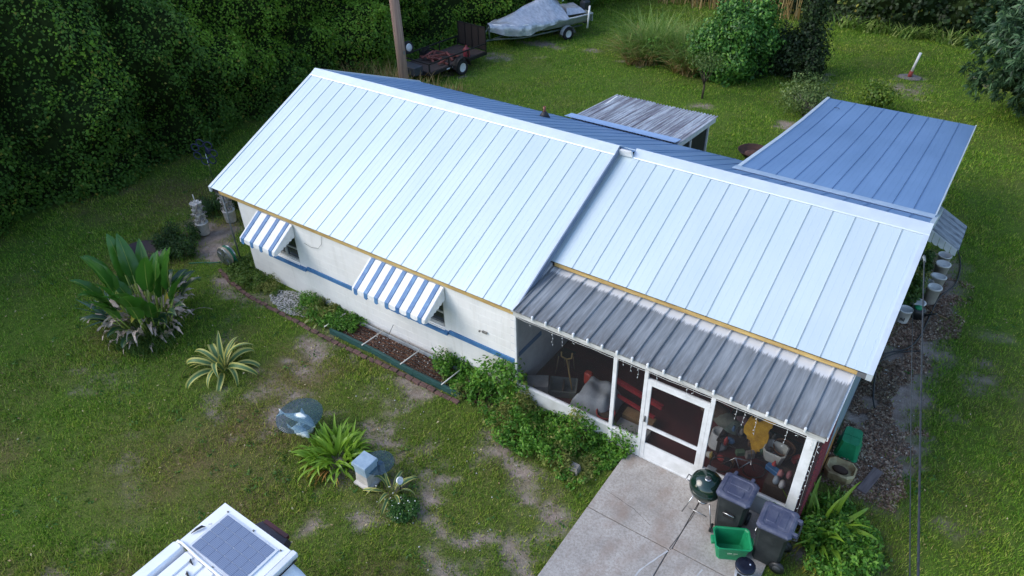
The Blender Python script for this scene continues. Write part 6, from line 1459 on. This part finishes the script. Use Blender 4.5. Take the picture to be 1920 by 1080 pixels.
# variegated agaves
CRM = LEAF('agave_cream', [(170, 166, 86), (186, 182, 104), (158, 156, 78)], .5, .1, .3); AGG = LEAF('agave_green', [(72, 102, 62), (88, 118, 74), (102, 130, 84)], .45, .1, .3)
def agave(name, loc, label, n, s):
    t_ = thing(name, loc, label, 'plant')
    ms_ = [strap(L, .15, b_, R(a), 12, 5, .35, 3.2, (0, 3), .03, tw_).mesh('leaf', [AGG, CRM]) for L, b_, a, tw_ in ((.85, .7, 78, .2), (1.0, 2.6, 70, -.4), (1.05, 3.3, 60, .5), (1.1, 3.6, 48, -.6), (1.0, 2.8, 30, .4))]
    for k in range(n):
        q = k*2.399; lv = min(4, int(5*(k/n)**.8)); place('leaf', ms_[lv], t_, q, .05+.03*lv, s*rnd.uniform(.85, 1.1), rnd.uniform(-.1, .1), .03)
    return t_
agave('agave', (3.55, -2.98, 0), 'cream-edged agave with curling leaves beside the big clump', 21, 1.05)
agave('agave', (9.12, -3.42, 0), 'small cream-edged agave beside the grey-blue pedestal', 14, .55)
agave('agave', (4.05, -.45, 0), 'little pale agave at the gravel end of the front bed', 12, .4)
sl_ = thing('solar_light', (9.30, -3.33, 0), 'small white garden light poking out of the little agave', 'garden light')
MB().tube([(0, 0, 0), (.0, .0, .32)], .01, 6).build('stake', BLK, sl_); MB().lathe([(.02, -.06), (.07, .0), (.075, .03), (.05, .035), (.04, .01)], 14, (0, 0, .38), Matrix.Rotation(R(55), 3, 'Y')).build('lamp_head', WPAINT, sl_)
# strap-leaf plants
STG = LEAF('strap_green', [(78, 118, 34), (108, 148, 44), (136, 172, 58), (156, 182, 74)], .4, .35, .25); 
def strap_plant(name, loc, label, n, L, W, rr, mats, dead=0):
    t_ = thing(name, loc, label, 'plant')
    ms_ = [strap(L*k, W, b_, R(a), 8, 3, .3, 1.9, None, .05, rnd.uniform(-.5, .5)).mesh('leaf', mats[0]) for k, b_, a in ((1., 1.1, 78), (1.05, 1.9, 68), (1.0, 2.4, 58), (.95, 2.6, 44), (.9, 1.4, 72))]
    for k in range(n):
        q = rnd.uniform(0, 6.283); o = place('leaf', ms_[k % 5], t_, q, 0, rnd.uniform(.55, 1.12), rnd.uniform(-.25, .2), .0); a = rnd.uniform(0, 6.28); l = rr*math.sqrt(rnd.random()); o.location = (l*math.cos(a), l*math.sin(a)*.8, 0); o.rotation_euler[2] = a+rnd.uniform(-.9, .9)
    if dead:
        dm = [strap(L*.8, W*.8, 2.5, R(30), 7, 3, .5, 1.8, None, .1, 1.2).mesh('dead_leaf', m_) for m_ in (YLW, LEAF('straw_leaf', [(176, 134, 66), (150, 108, 52), (196, 160, 96)], .8, .2, .3))]
        for k in range(dead): q = rnd.uniform(-2.4, -.6); place('dead_leaf', dm[k % 2], t_, q, rr*.8, rnd.uniform(.7, 1.), 0, .05)
    return t_
strap_plant('strap_leaf_plant', (7.62, -3.38, 0), 'bright green strap-leaf plant beside the glass dolphin table', 165, .62, .088, .5, [STG], 16)
strap_plant('lily_plant', (16.0, .12, 0), 'lush lily with long arching leaves beside the wheeled bins', 56, .92, .10, .5, [STG], 16)
# ---- leafy weeds
WD = LEAF('weed_leaf', [(56, 104, 30), (78, 130, 40), (102, 154, 50), (128, 172, 68)], .5, .4, .5, 1.0); WDD = LEAF('weed_leaf_dull', [(110, 128, 56), (142, 142, 78), (90, 116, 46)], .7, .3, .4)
def weed_mass(name, label, pts, nplants, hmin, hmax, leaf, mats, seed, nleaf=55, stems=True, kind='stuff', par=None):
    poly = np.array(pts); lo, hi = poly.min(0), poly.max(0); P = []
    while len(P) < nplants:
        c = lo+(hi-lo)*rng.random((nplants*2, 2)); P += list(c[inside(c, poly)])
    P = np.array(P[:nplants]); h = hmin+(hmax-hmin)*np.clip((fbm(np.stack([P[:, 0], P[:, 1], 0*P[:, 0]], 1)*2.2+seed, seed)-.3)*2.2, 0, 1)*(.45+.75*rng.random(nplants))
    N = nplants*nleaf; hh = np.repeat(h, nleaf); q = rng.random(N)**.6; a = rng.random(N)*6.283; rad_ = (.05+.16*(1-np.abs(q-.65)))*(.4+.8*hh)*np.sqrt(rng.random(N))
    c = np.stack([np.repeat(P[:, 0], nleaf)+rad_*np.cos(a), np.repeat(P[:, 1], nleaf)+rad_*np.sin(a), .02+hh*q], 1)
    nn = np.stack([np.cos(a)*.5, np.sin(a)*.5, np.ones(N)], 1)+rng.normal(size=(N, 3))*.4
    lb = LB(); dull = (fbm(c*1.5+9, seed+3)+.1*(rng.random(N)-.5) > .62); sz = leaf*(.6+.7*rng.random(N))
    lb.add(leaves(c[~dull], nn[~dull], sz[~dull], .5, .25, .3), 0)
    if dull.any(): lb.add(leaves(c[dull], nn[dull], sz[dull]*.9, .5, .25, .3), 1)
    if stems:
        n = nplants*3; b3 = np.stack([np.repeat(P[:, 0], 3), np.repeat(P[:, 1], 3), np.zeros(n)], 1)+rng.normal(size=(n, 3))*np.array([.05, .05, 0]); lb.add(blades(b3, 1.12*np.repeat(h, 3)*arr(n, .7, 1.05), np.full(n, .006), arr(n, .0, .35), arr(n, 0, .2)), 1)
    return tag(lb.build(name, mats, par), label, 'weeds' if not par else None, kind=kind)
weed_mass('porch_weeds', 'thick mass of green weeds growing in front of the left porch screen', [(7.579, -0.273), (7.937, 0.354), (8.949, 0.628), (9.728, 0.021), (11.133, 0.018), (12.138, -0.008), (12.454, -0.046), (12.198, -0.776), (11.871, -1.526), (11.428, -1.289), (10.772, -1.329), (10.088, -1.370), (9.290, -0.839), (8.470, -0.713)], 470, .05, .66, .072, [WD, WDD], 5, 46)
weed_mass('tall_weeds', 'tall leafy weed stalks against the wall corner and porch sill', [(8.9, -.25), (9.9, -.25), (9.9, -.1), (8.9, -.05)], 16, .7, 1.15, .10, [WD, WDD], 9, 60)
weed_mass('sill_weed', 'single leafy weed rising over the porch sill', [(11.28, -.3), (11.42, -.3), (11.42, -.16), (11.28, -.16)], 4, .75, .9, .09, [WD, WDD], 11, 50)
weed_mass('lily_weeds', 'bushy green weeds spreading round the lily beside the bins', [(15.75, .55), (16.2, .9), (16.9, .5), (17.05, -.3), (16.5, -.75), (16.0, -.75), (15.85, -.2)], 190, .2, .62, .08, [WD, WDD], 13, 48)
weed_mass('bed_weeds', 'green weeds at the gravel end of the front bed', [(3.130, -0.170), (3.393, 0.138), (5.212, 0.020), (5.283, -0.422), (4.293, -0.705), (3.525, -0.704)], 150, .10, .34, .06, [WD, WDD], 15, 45)
weed_mass('corner_weeds', 'weeds at the wall foot under the shorter awning', [(0.136, -0.224), (0.338, 0.381), (2.203, -0.076), (2.364, -0.394), (1.462, -0.700), (0.695, -0.619)], 150, .10, .32, .055, [LEAF('weed_leaf_b', [(58, 92, 30), (84, 116, 40), (112, 136, 58)], .5, .3, .5), WDD], 17, 45)
weed_mass('agave_weeds', 'small weeds with white flowers beside the little agave', [(9.309, -3.602), (9.519, -3.317), (9.916, -3.549), (9.747, -3.868), (9.452, -3.860)], 46, .04, .22, .05, [LEAF('weed_leaf_c', [(44, 80, 34), (62, 104, 46), (84, 124, 58)], .5, .3, .5), WD], 19, 40)
weed_mass('wall_greenery', 'green plants behind the bucket row on the right-hand wall', [(15.7, 7.6), (16.05, 7.6), (16.1, 10.2), (15.7, 10.2)], 80, .3, .8, .10, [LEAF('weed_leaf_d', [(44, 74, 26), (64, 98, 34), (90, 118, 48)], .5, .3, .5), WDD], 23, 45)
weed_mass('lawn_shrubs', 'low dark green shrubs at the house corner behind the planters', [(-2.284, -0.821), (-2.599, 0.008), (-1.989, 0.400), (-1.061, -0.361), (-1.228, -1.106)], 120, .25, .6, .06, [LEAF('low_shrub', [(32, 56, 24), (46, 76, 32), (62, 94, 42)], .6, .2, .5), WD], 25, 55)
weed_mass('planter_shrubs', 'rough greenery between the two planter towers', [(-3.3, 1.2), (-2.6, 1.0), (-2.3, 2.0), (-2.4, 2.6), (-3.3, 2.4)], 80, .25, .6, .06, [LEAF('low_shrub', [(1, 1, 1)]), WD], 27, 55)
# white flowers in the agave weeds
pebbles('weed_flowers', 26, lambda n: np.stack([rng.normal(9.45, .22, n), rng.normal(-3.62, .14, n), rng.uniform(.16, .27, n)], 1), .016, 'tiny white flowers over the small weeds', 'stuff', None, M('petal_white', (230, 232, 232), (210, 212, 212), .7))
# rock at the drive edge
rk = thing('rock', ((11.717, -1.050)[0], (11.717, -1.050)[1], 0), 'pale broken block in the weeds beside the drive', 'rock')
MB().hexa([(-.13, -.1, -.02), (.12, -.09, -.02), (.13, .08, -.02), (-.11, .1, -.02), (-.1, -.09, .14), (.1, -.07, .17), (.09, .07, .15), (-.1, .08, .13)]).build('stone', M('stone_pale', (176, 168, 158), (148, 140, 132), .95, scale=7, bump=.6, bscale=20), rk)


# broad-leaved weeds dotted through the lawn
n = 900; c = np.stack([rng.uniform(-6, 20, n), rng.uniform(-9, 9, n), np.full(n, .02)], 1); c = c[inside(c, VIS) & ~keepout(c)]; c = c[fbm(c*.7+31, 91) > .47]
K = 9; ce = np.repeat(c, K, 0); a = rng.random(len(ce))*6.283; rr = .03+.09*rng.random(len(ce)); ce = ce+np.stack([rr*np.cos(a), rr*np.sin(a), .03*rng.random(len(ce))], 1)
nn = np.stack([np.cos(a)*.5, np.sin(a)*.5, np.ones(len(ce))], 1)+rng.normal(size=ce.shape)*.25
o = LB().add(leaves(ce, nn, .07*(.6+.8*rng.random(len(ce))), .45, .2, .1)).build('lawn_weeds', [LEAF('lawn_weed', [(44, 82, 30), (66, 108, 40), (94, 134, 54)], .6, .25, .4)])
tag(o, 'low broad-leaved weeds dotted through the lawn', 'weeds', kind='stuff')
